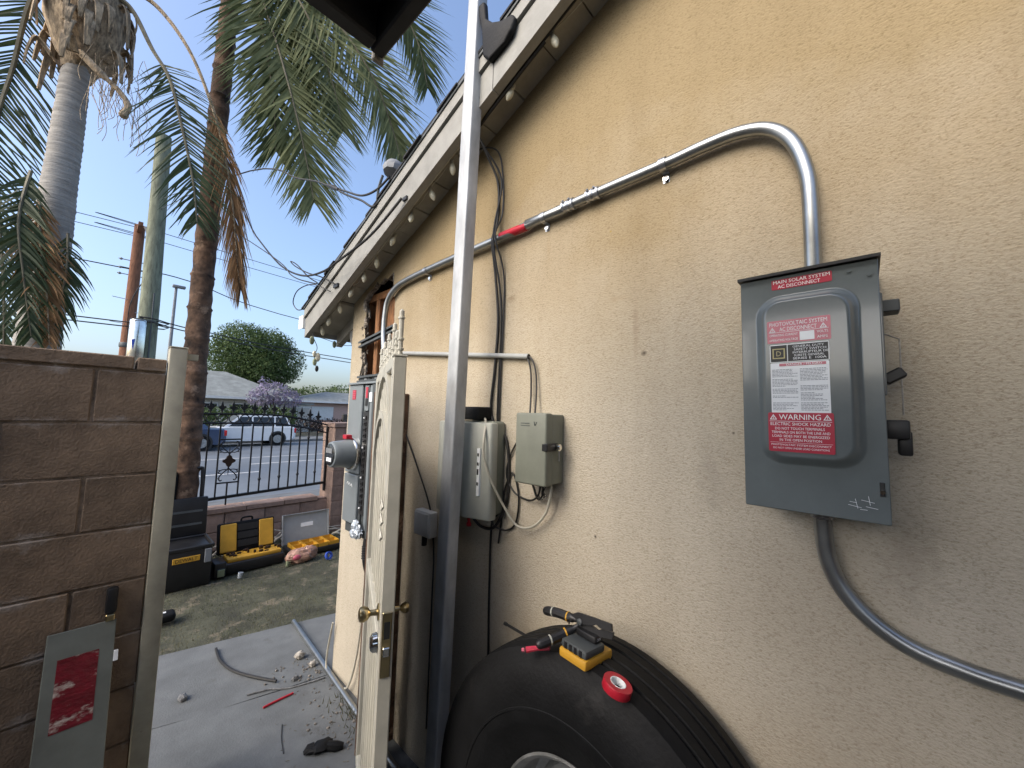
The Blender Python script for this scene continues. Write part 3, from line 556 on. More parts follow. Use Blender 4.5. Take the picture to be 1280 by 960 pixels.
def tri(mb, cx, cy, s, z, M):    # warning triangle outline with a bolt
    for a in range(3):
        p = R(90 + 120 * a); q = R(210 + 120 * a); i = 0.62
        mb.add([(cx + s * math.cos(p), cy + s * math.sin(p), z), (cx + s * math.cos(q), cy + s * math.sin(q), z), (cx + s * i * math.cos(q), cy + s * i * math.sin(q), z), (cx + s * i * math.cos(p), cy + s * i * math.sin(p), z)], [(0, 1, 2, 3)], M)
    mb.add([(cx - s * .10, cy + s * .36, z), (cx + s * .10, cy + s * .36, z), (cx + s * .05, cy - s * .08, z), (cx - s * .05, cy - s * .08, z)], [(0, 1, 2, 3)], M)
    mb.add([(cx - s * .07, cy - s * .14, z), (cx + s * .07, cy - s * .14, z), (cx + s * .07, cy - s * .26, z), (cx - s * .07, cy - s * .26, z)], [(0, 1, 2, 3)], M)
Mx = label_plane(BX); Mf = label_plane(FX)
s1 = sticker('name_label', 0.136, 0.037, 1.8795, 1.9005, BX, 'label_red', label='red strip reading MAIN SOLAR SYSTEM AC DISCONNECT')
mb = MB(); put_text(mb, 'MAIN SOLAR SYSTEM', -.133, -.040, 1.8915, 1.8985, .0012, Mx); put_text(mb, 'AC DISCONNECT', -.125, -.055, 1.8815, 1.8885, .0012, Mx); mb.build('lettering', 'label_white', s1, smooth=False)
s2 = sticker('system_label', 0.143, 0.041, 1.7615, 1.808, FX, 'label_pink', label='faded red label reading PHOTOVOLTAIC SYSTEM AC DISCONNECT')
mb = MB(); put_text(mb, 'PHOTOVOLTAIC SYSTEM', -.139, -.046, 1.7965, 1.8045, .0012, Mf); put_text(mb, 'AC DISCONNECT', -.122, -.062, 1.7855, 1.7935, .0012, Mf)
tri(mb, -.134, 1.7880, .0065, .0012, Mf); tri(mb, -.052, 1.7880, .0065, .0012, Mf)
put_text(mb, 'OPERATING CURRENT', -.139, -.092, 1.7755, 1.7800, .0012, Mf); put_text(mb, 'AMPS', -.062, -.046, 1.7655, 1.7705, .0012, Mf); put_text(mb, 'OPERATING VOLTAGE', -.139, -.092, 1.7655, 1.7700, .0012, Mf); put_text(mb, 'VOLTS', -.062, -.045, 1.7755, 1.7805, .0012, Mf)
mb.add([(-.140, 1.7832, .0012), (-.044, 1.7832, .0012), (-.044, 1.7839, .0012), (-.140, 1.7839, .0012)], [(0, 1, 2, 3)], Mf)
mb.add([(-.089, 1.7640, .0011), (-.066, 1.7640, .0011), (-.066, 1.7815, .0011), (-.089, 1.7815, .0011)], [(0, 1, 2, 3)], Mf); mb.build('lettering', 'label_white', s2, smooth=False)
s3 = sticker('maker_plate', 0.1395, 0.0445, 1.7215, 1.7580, FX, 'label_white')
mb = MB(); mb.add([(-.1380, 1.7230, .0012), (-.1105, 1.7230, .0012), (-.1105, 1.7565, .0012), (-.1380, 1.7565, .0012)], [(0, 1, 2, 3)], Mf)
mb.add([(-.1090, 1.7230, .0012), (-.0460, 1.7230, .0012), (-.0460, 1.7565, .0012), (-.1090, 1.7565, .0012)], [(0, 1, 2, 3)], Mf); mb.build('plate_field', 'label_black', s3, smooth=False)
mb = MB()
def sqring(cx, cy, h, t, z):
    for a, b, c, d in ((-h, h - t, h, h), (-h, -h, h, -h + t), (-h, -h + t, -h + t, h - t), (h - t, -h + t, h, h - t)):
        mb.add([(cx + a, cy + b, z), (cx + c, cy + b, z), (cx + c, cy + d, z), (cx + a, cy + d, z)], [(0, 1, 2, 3)], Mf)
sqring(-.1243, 1.7397, .0105, .0022, .0015); put_text(mb, 'D', -.1282, -.1204, 1.7347, 1.7447, .0015, Mf); mb.build('emblem', 'gold_ink', s3, smooth=False)
mb = MB()
for i, t in enumerate(('GENERAL DUTY', 'SAFETY SWITCH', 'INTERRUPTEUR DE', 'SURETE GENERAL', 'SERIES E  100A')):
    put_text(mb, t, -.101 + .002 * (i % 2), -.052 + .003 * (i % 3), 1.7500 - i * .0060, 1.7543 - i * .0060, .0015, Mf)
mb.build('lettering', 'label_white', s3, smooth=False)
s4 = sticker('instruction_sheet', 0.1390, 0.0455, 1.6195, 1.7205, FX, 'label_white')
mb = MB(); rg = random.Random(11)
for c in range(2):
    for i in range(30):
        z = 1.7060 - i * 0.0028; xa = -.1365 + c * .046; L = rg.choice((.042, .042, .040, .034, .022, 0))
        xx = xa
        while xx < xa + L:      # words of fine print
            w = rg.uniform(.002, .006); w = min(w, xa + L - xx); mb.add([(xx, z, .0012), (xx + w, z, .0012), (xx + w, z + .0011, .0012), (xx, z + .0011, .0012)], [(0, 1, 2, 3)], Mf); xx += w + .0009
mb.build('fine_print', 'ink', s4, smooth=False)
mb = MB(); mb.add([(-.124, 1.7135, .0012), (-.050, 1.7135, .0012), (-.050, 1.7190, .0012), (-.124, 1.7190, .0012)], [(0, 1, 2, 3)], Mf); db = mb.build('danger_strip', 'label_pink', s4, smooth=False)
mb = MB(); put_text(mb, 'DANGER / PELIGRO', -.112, -.056, 1.7145, 1.7182, .0016, Mf); mb.build('danger_lettering', 'label_white', s4, smooth=False)
s5 = sticker('warning_label', 0.1455, 0.0420, 1.5425, 1.6200, FX - 0.0006, 'label_red', .003, 'red label reading WARNING ELECTRIC SHOCK HAZARD')
Mw = label_plane(FX - 0.0006); mb = MB()
put_text(mb, 'WARNING', -.127, -.061, 1.6060, 1.6165, .0012, Mw); tri(mb, -.1365, 1.6095, .0072, .0012, Mw); tri(mb, -.0515, 1.6095, .0072, .0012, Mw)
mb.add([(-.143, 1.6025, .0012), (-.045, 1.6025, .0012), (-.045, 1.6032, .0012), (-.143, 1.6032, .0012)], [(0, 1, 2, 3)], Mw)
for t, a, b, z0, h in (('ELECTRIC SHOCK HAZARD', -.1415, -.0470, 1.5945, .0060), ('DO NOT TOUCH TERMINALS', -.134, -.0560, 1.5860, .0050), ('TERMINALS ON BOTH THE LINE AND', -.140, -.0480, 1.5785, .0048), ('LOAD SIDES MAY BE ENERGIZED', -.139, -.0490, 1.5710, .0048), ('IN THE OPEN POSITION', -.127, -.0610, 1.5635, .0048), ('PHOTOVOLTAIC SYSTEM DISCONNECT', -.141, -.0470, 1.5545, .0036), ('DO NOT OPEN UNDER LOAD CONDITIONS', -.138, -.0500, 1.5480, .0036)):
    put_text(mb, t, a, b, z0, z0 + h, .0012, Mw)
mb.add([(-.143, 1.5605, .0012), (-.045, 1.5605, .0012), (-.045, 1.5609, .0012), (-.143, 1.5609, .0012)], [(0, 1, 2, 3)], Mw); mb.build('lettering', 'label_white', s5, smooth=False)
# side hardware: handle bracket, operating handle, latch, scratches
mb = MB(); mb.rbox((0.990, -0.056, 1.812), (1.030, BY0 + .006, 1.835), .002, 1); mb.build('hinge_bracket', 'panel_dark', sw)
mb = MB(); mb.rbox((0.985, -0.033, 1.655), (1.055, -0.026, 1.85), .002, 1); mb.build('handle_plate', 'grey_paint', sw)
mb = MB(); mb.rbox((-.008, -.020, -.010), (.030, .012, .010), .003, 1, Matrix.Translation((1.005, -0.040, 1.690)) @ Matrix.Rotation(R(-32), 4, 'X')); mb.build('lock_tab', 'black', sw)
mb = MB(); mb.rbox((0.985, -0.060, 1.575), (1.050, BY0 + .004, 1.610), .004, 2); mb.rbox((1.000, -0.063, 1.545), (1.035, -0.044, 1.590), .004, 2); mb.build('operating_handle', 'black', sw)
mb = MB(); mb.tube([(1.06, -0.056, 1.62), (1.06, -0.056, 1.77)], 0.0014, 6); mb.tube([(1.06, -0.056, 1.77), (1.06, -0.030, 1.785)], 0.0014, 6); mb.build('handle_rod', 'stone', sw)
mb = MB(); mb.rbox((BX - .0012, -.0225, 1.473), (BX + .002, -.0155, 1.498), .0008, 1); lt = mb.build('latch_slot', 'label_black', sw)
mb = MB(); mb.tube([(BX - .001, -.019, 1.481), (BX - .006, -.019, 1.481)], .0035, 10); mb.build('latch_screw', 'nickel', lt)
mb = MB(); rg = random.Random(2)
for (ya, za, yb2, zb) in ((.028, 1.452, .010, 1.449), (.026, 1.458, .016, 1.457), (.010, 1.463, -.008, 1.460), (.004, 1.452, -.012, 1.450), (.000, 1.471, -.002, 1.455), (.012, 1.446, .002, 1.446), (.018, 1.464, .015, 1.447)):
    mb.tube([(BX - .0001, ya, za), (BX - .0001, yb2, zb)], .00032, 4)
mb.build('scratches', 'label_white', sw, smooth=False)
for y, z in ((.012, 1.893), (-.016, 1.880)):
    mb = MB(); mb.tube([(BX + .001, y, z), (BX - .003, y, z)], .004, 10); mb.build('rivet', 'grey_paint', sw)

# ================================================================ METER PANEL
PX = 1.0; PY0, PY1, PZ0, PZ1 = 1.885, 2.215, 0.925, 1.752
pan = thing('meter_panel', (D, 2.05, PZ0), 'grey meter and breaker panel mounted under the cut open wall', 'meter panel')
mb = MB(); mb.rbox((PX + .02, PY0 + .01, PZ0), (D + 0.02, PY1 - .003, PZ1 - .004), .003, 1); mb.build('enclosure', 'panel_dark', pan)
mb = MB(); mb.rbox((PX, 2.052, PZ0 + .06), (PX + .03, PY1, 1.25), .004, 1); mb.build('lower_cover', 'panel_paint', pan)
mb = MB(); mb.rbox((PX + .001, 2.052, 1.256), (PX + .03, PY1 + .001, PZ1), .004, 1); mb.build('meter_cover', 'panel_paint', pan)
mb = MB(); mb.box((PX + .012, 2.028, PZ0 + .03), (PX + .025, 2.050, PZ1)); mb.build('divider', 'panel_dark', pan, smooth=False)
mb = MB(); mb.rbox((PX + .003, 1.972, 1.05), (PX + .024, 2.027, 1.60), .002, 1); bk = mb.build('breaker_bay', 'label_black', pan)
for k in range(16):
    z = 1.075 + k * .032; mb = MB(); mb.rbox((PX - .002, 1.992, z), (PX + .008, 2.019, z + .024), .001, 1); b_ = mb.build('breaker', 'black', bk)
    mb = MB(); mb.box((PX - .007, 2.001, z + .008), (PX - .001, 2.010, z + .016)); mb.build('toggle', 'black' if k % 5 else 'label_white', b_, smooth=False) if False else mb.build('toggle', 'black' if k % 5 else 'label_white', bk, smooth=False)
mb = MB(); mb.rbox((PX + .004, 1.935, PZ0 + .05), (PX + .024, 1.971, PZ1 - .006), .002, 1); mb.build('dead_front', 'panel_paint', pan)
mb = MB(); mb.rbox((PX + .003, 1.984, 1.605), (PX + .024, 2.027, PZ1 - .006), .002, 1); mb.build('dead_front_top', 'panel_paint', pan)
mb = MB(); mb.rbox((PX - .004, PY0, PZ0 + .02), (PX + .03, 1.932, PZ1 + .002), .003, 1); mb.build('side_frame', 'panel_dark', pan)
mb = MB(); mb.rbox((PX - .01, PY0, PZ1), (D - .002, PY1 + .004, PZ1 + .012), .002, 1); mb.build('hood', 'panel_paint', pan)
for ya, yb2, za, zb, mm, nm in ((2.128, 2.168, 1.668, 1.722, 'label_red', 'warning_sticker'), (1.988, 2.010, 1.675, 1.735, 'label_red', 'main_tag'), (1.938, 1.968, 1.655, 1.705, 'label_white', 'main_label'), (1.990, 2.012, 1.632, 1.672, 'label_black', 'main_breaker')):
    mb = MB(); mb.box((PX - .0012, ya, za), (PX + .0035, yb2, zb)); lb = mb.build(nm, mm, pan, smooth=False)
    if nm == 'warning_sticker':
        mb = MB()
        for i in range(4): mb.box((PX - .0018, ya + .005, za + .008 + i * .012), (PX - .0014, yb2 - .005, za + .012 + i * .012))
        mb.build('lettering', 'label_pink', lb, smooth=False)
mb = MB(); pts3 = [(PX - .0008, 2.175 - .011 * k, 1.198 + (.010 if k % 2 else -.004) - .002 * k) for k in range(7)]; mb.tube(curve(pts3, 4), .0018, 5); mb.build('script_logo', 'label_white', pan)
MX = Matrix(((0, 0, -1, 0), (1, 0, 0, 0), (0, -1, 0, 0), (0, 0, 0, 1)))     # lathe axis -> -x
def mface(x, y, z): return Matrix.Translation((x, y, z)) @ MX
mb = MB(); mb.lathe([(.062, 0), (.092, 0), (.092, .012), (.088, .020), (.080, .022), (.078, .012), (.062, .010)], 32, mface(PX, 2.125, 1.366)); mr_ = mb.build('meter_ring', 'nickel', pan)
mb = MB(); mb.lathe([(.078, .008), (.079, .035), (.074, .060), (.071, .095), (.070, .112), (.066, .122), (.060, .125)], 32, mface(PX, 2.125, 1.366)); met = mb.build('meter', 'panel_paint', pan)
mb = MB(); mb.lathe([(.058, .1245), (.058, .128), (.052, .131)], 32, mface(PX, 2.125, 1.366)); mb.build('meter_glass', 'glass_dark', met)
mb = MB(); mb.box((PX - .1335, 2.085, 1.375), (PX - .1312, 2.160, 1.400)); mb.build('readout', 'dish', met, smooth=False)
mb = MB(); mb.box((PX - .1335, 2.090, 1.330), (PX - .1312, 2.150, 1.350)); mb.build('barcode', 'label_white', met, smooth=False)
mb = MB(); mb.rbox((PX - .05, 2.110, 1.446), (PX - .015, 2.155, 1.470), .003, 1); mb.build('meter_seal', 'red', pan)
mb = MB(); rg = random.Random(8)
for k in range(26): mb.sphere((PX - .012 + rg.uniform(-.012, .012), 2.00 + rg.uniform(-.04, .04), .985 + rg.uniform(-.045, .03)), rg.uniform(.012, .024), 6, 5, (.6, 1, 1), .35)
mb.build('film_wrap', 'foil', pan, smooth=False)
mb = MB(); mb.tube(curve([(PX + .03, 1.95, .95), (PX + .02, 1.948, .88), (PX + .03, 1.95, .80), (PX + .06, 1.97, .74), (D - .01, 1.985, .70)], 5), .022, 12); mb.build('flexible_elbow', 'black', pan)
mb = MB()
for k in range(6): mb.lathe([(.022, 0), (.026, .003), (.022, .006)], 14, Matrix.Translation((PX + .022, 1.949, .835 + k * .012)))
mb.build('elbow_ribs', 'black', pan)
mb = MB(); mb.prism([(2.17, .985), (2.07, .985), (2.10, .945)], PX + .02, PX + .03, Matrix(((0, 0, 1, 0), (1, 0, 0, 0), (0, 1, 0, 0), (0, 0, 0, 1)))); mb.build('knockout', 'black', pan, smooth=False)
# slotted struts across the opening
def strut(y0, y1, z, dz, label):
    t = thing('slotted_strut', (D, (y0 + y1) / 2, z), label, 'strut', 'slotted steel struts across the wall opening')
    mb = MB(); ang = math.atan2(dz, y1 - y0); M = Matrix.Translation((D - .022, y0, z)) @ Matrix.Rotation(ang, 4, 'X'); L = math.hypot(dz, y1 - y0)
    mb.box((0, 0, -.020), (.020, L, -.015), M); mb.box((0, 0, .015), (.020, L, .020), M); mb.box((.018, 0, -.015), (.020, L, .015), M); mb.box((0, 0, -.015), (.002, L, -.008), M); mb.box((0, 0, .008), (.002, L, .015), M)
    c = mb.build('channel', 'panel_dark', t, smooth=False)
    for k in range(6):
        mb = MB(); yy = .02 + k * (L - .05) / 6; mb.box((.0165, yy, -.005), (.0178, yy + .028, .005), M); mb.build('slot', 'galv' if k % 2 else 'paper', c, smooth=False)
strut(1.93, 2.345, 2.075, -.055, 'slotted steel strut crossing the middle of the cut wall opening')
strut(1.90, 2.335, 1.805, -.005, 'slotted steel strut right above the meter panel')

# ================================================================ SECURITY GATE (swung open)
G0 = Vector((.597, 1.0, 0)); G1 = Vector((.935, 1.74, 0)); gd = (G1 - G0); GL = gd.length; gd.normalize(); gn = Vector((-gd.y, gd.x, 0))   # gn: face towards the passage
GM = frame(G0, gd, (0, 0, 1)); GM = Matrix((gd, Vector((0, 0, 1)), -gn)).transposed().to_4x4(); GM.translation = G0     # local x along gate, y up, z to the wall side
gate = thing('security_gate', (.78, 1.37, 0.0), 'cream metal security gate with arched bars swung open beside the wall', 'gate')
T = .019
def gbox(mb, x0, x1, y0, y1, z0=-T, z1=T, r=.003): mb.rbox((x0, y0, z0), (x1, y1, z1), r, 1, GM)
mb = MB(); gbox(mb, 0, .045, .04, 1.765); lock_stile = mb.build('lock_stile', 'gate', gate)
mb = MB(); gbox(mb, GL - .045, GL, .04, 1.765); mb.build('hinge_stile', 'gate', gate)
for y0, y1 in ((.04, .09), (.88, .93)):
    mb = MB(); gbox(mb, .045, GL - .045, y0, y1, -T + .001, T - .001); mb.build('rail', 'gate', gate)
def arc_bar(name, cx, cy, r, a0, a1, w, d0, d1, ry=None):
    mb = MB(); ry = ry or r; n = 22; V = []; F = []
    for i in range(n + 1):
        a = R(a0 + (a1 - a0) * i / n); c, s = math.cos(a), math.sin(a)
        for rr, zz in ((0, d0), (w, d0), (w, d1), (0, d1)): V.append((cx + (r - rr) * c, cy + (ry - rr) * s, zz))
    for i in range(n):
        for k in range(4): F.append((4 * i + k, 4 * i + (k + 1) % 4, 4 * i + 4 + (k + 1) % 4, 4 * i + 4 + k))
    mb.add(V, F, GM); return mb.build(name, 'gate', gate)
cx = GL / 2; rr = GL / 2 - .045
arc_bar('outer_arch', cx, 1.48, rr, 0, 180, .028, -T + .001, T - .001, .285)
arc_bar('inner_arch', cx, 1.35, rr, 0, 180, .028, -T + .001, T - .001, .255)
mb = MB(); gbox(mb, .0455, GL - .0455, 1.735, 1.775, -T + .0015, T - .0015); mb.build('top_rail', 'gate', gate)
for k in range(11):     # sunburst spokes between the arches
    a = R(14 + 152 * k / 10); c, s = math.cos(a), math.sin(a)
    mb = MB(); mb.tube([(cx + (rr - .03) * .96 * c, 1.36 + .235 * s, 0), (cx + (rr - .03) * c, 1.485 + .255 * s, 0)], .007, 8, M=GM); mb.build('spoke', 'gate', gate)
nb = 7
for k in range(nb):
    x = .045 + (GL - .09) * (k + 1) / (nb + 1); u = (x - cx) / rr; yt = 1.35 + .235 * math.sqrt(max(0, 1 - u * u))
    mb = MB(); mb.tube([(x, .93, 0), (x, yt, 0)], .008, 8, M=GM); mb.build('bar', 'gate', gate)
    mb = MB(); mb.tube([(x, .09, 0), (x, .88, 0)], .008, 8, M=GM); mb.build('bar', 'gate', gate)
for k in range(3):      # small scrolls on the face
    y = 1.22 + k * .045
    mb = MB(); mb.tube(curve([(.09, y, -T), (.12, y + .018, -T - .003), (.15, y, -T), (.12, y - .014, -T - .002), (.10, y, -T)], 4), .0035, 6, M=GM); mb.build('scroll', 'gate', gate)
mb = MB(); mb.box((.03, .06, .004), (GL - .03, 1.50, .008), GM); mb.build('shade_panel', 'screen', gate, smooth=False)  # opaque sheet added to cast shade on the wall behind the gate
for k in range(9):      # pipe finials along the top, tall and short in turn
    x = .016 + k * (GL - .032) / 8; h = 1.905 if k % 2 == 0 else 1.86
    mb = MB(); mb.tube([(x, 1.765, 0), (x, h, 0), (x, h + .006, 0)], [.0075, .0075, .003], 10, M=GM); fn = mb.build('finial', 'gate', gate)
    for yy in (1.785, 1.815, h - .025):
        mb = MB(); mb.lathe([(.0075, 0), (.0105, .0015), (.0105, .007), (.0075, .0085)], 10, GM @ Matrix.Translation((x, yy, 0)) @ Matrix.Rotation(R(-90), 4, 'X')); mb.build('collar', 'gate', fn)
mb = MB(); mb.rbox((-.0015, 1.7655, -T - .0015), (.0465, 1.7705, T + .0015), .001, 1, GM); mb.build('stile_cap', 'gate', gate)
# lock set on the near stile
mb = MB(); mb.rbox((-.004, .872, -.013), (.002, 1.045, .013), .002, 1, GM); lk = mb.build('lock_plate', 'brass', gate)
mb = MB(); mb.box((-.0055, .975, -.008), (-.0042, 1.02, .008), GM); mb.build('strike_slot', 'label_black', lk, smooth=False)
mb = MB(); mb.rbox((-.012, .93, -.009), (-.0035, .955, .009), .002, 1, GM); mb.build('bolt', 'nickel', lk)
knobM = GM @ Matrix.Translation((.045, 1.028, -T)) @ Matrix.Rotation(R(180), 4, 'X')
mb = MB(); mb.lathe([(.022, 0), (.022, .004), (.009, .007), (.008, .024), (.017, .031), (.021, .042), (.019, .052), (.010, .056)], 20, knobM); mb.build('knob', 'brass', gate)
mb = MB(); mb.lathe([(.022, 0), (.026, .002), (.024, .014), (.018, .020), (.010, .022)], 20, GM @ Matrix.Translation((.045, .945, -T)) @ Matrix.Rotation(R(180), 4, 'X')); mb.build('deadbolt_cylinder', 'nickel', gate)
mb = MB(); mb.lathe([(.008, 0), (.006, .020), (.013, .028), (.016, .036), (.012, .044), (.005, .046)], 18, GM @ Matrix.Translation((.045, 1.028, T))); mb.build('inner_knob', 'brass', gate)
for y in (.35, 1.5):
    mb = MB(); mb.tube([(GL + .006, y - .05, -.01), (GL + .006, y + .05, -.01)], .009, 10, M=GM); mb.build('hinge', 'gate', gate)
jb = thing('gate_shade_filler', (1.03, 1.79, 0), 'brown timber filler added to block light between the gate hinges and the wall', 'post')  # filler added to stop light slipping between gate and wall
mb = MB(); mb.rbox((.945, 1.770, -.01), (1.060, 1.815, 1.70), .003, 1); mb.build('filler_board', 'palm_brown', jb, smooth=False)
mb = MB(); mb.rbox((1.0605, 1.765, -.01), (D - .001, 1.820, 1.70), .003, 1); mb.build('wall_filler', 'palm_brown', jb, smooth=False)

# ================================================================ GALVANISED POST
pb, pt = Vector((.94, 1.205, 0)), Vector((.94, 1.105, 3.6)); h = Vector((.027, .031, 0))
mb = MB(); V = []
for c in (pb, pt):
    for sx, sy in ((-1, -1), (1, -1), (1, 1), (-1, 1)): V.append((c.x + sx * h.x, c.y + sy * h.y, c.z))
mb.add(V, [(3, 2, 1, 0), (4, 5, 6, 7), (0, 1, 5, 4), (1, 2, 6, 5), (2, 3, 7, 6), (3, 0, 4, 7)])
bm = bmesh.new(); me = bpy.data.meshes.new('t'); me.from_pydata(mb.v, [], mb.f); bm.from_mesh(me)
bmesh.ops.bevel(bm, geom=[e for e in bm.edges if abs((e.verts[0].co - e.verts[1].co).z) > 1], offset=.006, segments=3, affect='EDGES', profile=.5); bm.verts.index_update()
mb.v = [v.co.copy() for v in bm.verts]; mb.f = [tuple(v.index for v in f.verts) for f in bm.faces]; bm.free(); bpy.data.meshes.remove(me)
post = thing('steel_post', pb, 'tall galvanised square steel post standing close to the tan wall', 'post'); mb.build('tube', 'galv', post, sharp=50)
mb = MB(); mb.rbox((.89, 1.15, 0), (1.0, 1.26, .008), .002, 1); mb.build('base_plate', 'galv', post)
mb = MB(); mb.prism([(1.092, 3.250), (1.054, 3.245), (1.045, 3.165), (1.008, 3.118), (.955, 3.088), (.900, 3.075), (.885, 3.050), (.900, 3.010), (.939, 2.985), (1.020, 2.965), (1.056, 3.005), (1.066, 3.107)], .922, .948, Matrix(((0, 0, 1, 0), (1, 0, 0, 0), (0, 1, 0, 0), (0, 0, 0, 1))))
bm = bmesh.new(); me = bpy.data.meshes.new('t'); me.from_pydata(mb.v, [], mb.f); bm.from_mesh(me); bmesh.ops.recalc_face_normals(bm, faces=bm.faces)
bmesh.ops.bevel(bm, geom=list(bm.edges), offset=.010, segments=3, affect='EDGES', profile=.5); bm.verts.index_update(); mb.v = [v.co.copy() for v in bm.verts]; mb.f = [tuple(v.index for v in f.verts) for f in bm.faces]; bm.free(); bpy.data.meshes.remove(me)
for v in mb.v: v += Vector((noise.noise(v * 30) * .006, noise.noise(v * 22) * .006, noise.noise(v * 22 + Vector((4, 0, 0))) * .006))
mb.build('rubber_boot', 'rubber', label='dark rubber boot wedged between the steel post and the rake board', cat='bracket')

# ================================================================ PATIO COVER (dark roof corner overhead)
pc = thing('patio_cover', (-.6, -.6, 0), 'dark flat patio roof whose corner hangs overhead at the top', 'patio roof')
mb = MB(); mb.box((-1.9, -3.2, 2.465), (.371, .757, 2.50)); mb.build('roof_sheet', 'cover_dark', pc, smooth=False)
mb = MB(); mb.rbox((.341, -3.2, 2.375), (.371, .757, 2.464), .004, 1); mb.build('edge_board', 'cover_dark', pc, smooth=False)
mb = MB(); mb.rbox((-1.9, .722, 2.375), (.340, .757, 2.464), .004, 1); mb.build('edge_board', 'cover_dark', pc, smooth=False)
for k in range(5):
    x = .15 - k * .42; mb = MB(); mb.rbox((x, -3.2, 2.39), (x + .04, .720, 2.462), .004, 1); mb.build('rafter', 'cover_dark', pc, smooth=False)
mb = MB(); mb.rbox((.350, .759, 2.368), (.376, .770, 2.395), .003, 1); mb.build('end_tip', 'fascia', pc, smooth=False)
for x, y in ((-1.85, -3.1), (-1.85, .6), (.2, -3.1)):
    mb = MB(); mb.rbox((x, y, 0), (x + .09, y + .09, 2.375), .006, 1); mb.build('support_post', 'cover_dark', pc, smooth=False)

# ================================================================ NETWORK BOXES, PVC, CABLES ON THE WALL
def rounded_box(name, parent, material, x0, x1, y0, y1, z0, z1, r):
    mb = MB(); mb.rbox((x0, y0, z0), (x1, y1, z1), r, 3); return mb.build(name, material, parent, sharp=50)
na = thing('small_network_box', (D, .84, 1.37), 'small sage grey plastic utility box with black hasp and padlock', 'utility box')
rounded_box('base', na, 'netbox', 1.040, D - .002, .777, .907, 1.372, 1.607, .004)
rounded_box('cover', na, 'netbox', 1.012, 1.05, .775, .911, 1.368, 1.611, .007)
mb = MB(); mb.rbox((1.010, .768, 1.484), (1.075, .792, 1.510), .003, 1); hs = mb.build('hasp', 'black', na)
mb = MB(); mb.lathe([(.010, 0), (.012, .003), (.012, .014), (.007, .018)], 16, Matrix.Translation((1.062, .768, 1.497)) @ Matrix.Rotation(R(90), 4, 'X')); mb.build('barrel_lock', 'nickel', hs)
mb = MB(); mb.tube([(1.062, .756, 1.492), (1.063, .757, 1.452)], .002, 6); mb.build('lock_tail', 'zinc', hs)
mb = MB(); mb.tube(curve([(1.0115, .826, 1.581), (1.0115, .822, 1.568), (1.0115, .815, 1.580)], 4), .0014, 5); 
for i in range(2): mb.box((1.0108, .846, 1.566 + i * .008), (1.0122, .886, 1.568 + i * .008))
mb.build('moulded_mark', 'panel_dark', na)
nb_ = thing('large_network_box', (D, 1.18, 1.2), 'larger pale grey network enclosure half hidden behind the steel post', 'utility box')
rounded_box('base', nb_, 'netbox', 1.045, D - .002, 1.055, 1.365, 1.215, 1.575, .012)
mb = MB(); mb.prism([(1.070, 1.05), (1.070, 1.37), (1.012, 1.355), (.998, 1.32), (.998, 1.165), (1.018, 1.10), (1.030, 1.05)], 1.200, 1.570); bm = bmesh.new(); me = bpy.data.meshes.new('t'); me.from_pydata(mb.v, [], mb.f); bm.from_mesh(me)
bmesh.ops.recalc_face_normals(bm, faces=bm.faces); bmesh.ops.bevel(bm, geom=list(bm.edges), offset=.008, segments=2, affect='EDGES', profile=.5); bm.verts.index_update(); mb.v = [v.co.copy() for v in bm.verts]; mb.f = [tuple(v.index for v in f.verts) for f in bm.faces]; bm.free(); bpy.data.meshes.remove(me)
mb.build('cover', 'netbox2', nb_, sharp=40)
mb = MB(); mb.rbox((1.0120, 1.092, 1.29), (1.0225, 1.108, 1.47), .001, 1); pl = mb.build('port_label', 'label_white', nb_)
for k, z in enumerate((1.44, 1.405, 1.37, 1.33)):
    mb = MB(); mb.box((1.0108, 1.096, z), (1.0118, 1.105, z + (.012 if k != 2 else .022))); mb.build('port_icon', 'label_black', pl, smooth=False)
mb = MB(); mb.rbox((1.03, 1.13, 1.578), (D - .003, 1.262, 1.632), .012, 3); mb.build('cable_coupler', 'rubber', label='black rounded splice block sitting on top of the larger utility box', cat='splice block')
sj = thing('small_junction_box', (D, 1.54, 1.01), 'small white junction box low on the wall in shade behind the gate', 'junction box')
rounded_box('body', sj, 'trim_white', 1.072, D - .002, 1.475, 1.60, 1.03, 1.145, .006)
rounded_box('lid', sj, 'trim_white', 1.066, 1.0715, 1.482, 1.593, 1.037, 1.138, .003)
mb = MB(); mb.tube([(1.092, 1.54, 1.03), (1.092, 1.54, .985)], .013, 12); mb.build('gland', 'black', sj)
pv = thing('pvc_pipe', (D, 1.4, 1.83), 'thin grey pvc pipe running level along the wall behind gate and post', 'pipe')
mb = MB(); mb.tube([(D - .014, 1.86, 1.925), (D - .014, .935, 1.826)], .0105, 14, cap=False); mb.tube([(D - .014, .936, 1.8261), (D - .014, 1.0, 1.833)], .0085, 14); mb.build('pipe', 'pvc', pv)
mb = MB(); mb.tube([(D - .014, .9345, 1.8259), (D - .014, .9355, 1.826)], .0083, 14); mb.build('pipe_mouth', 'label_black', pv)
def cable(name, pts, r, material, label, cat='cable', n=7, seg=8, group=None):
    mb = MB(); mb.tube(curve(pts, n), r, seg); return mb.build(name, material, label=label, cat=cat, group=group)
xw = D - .008
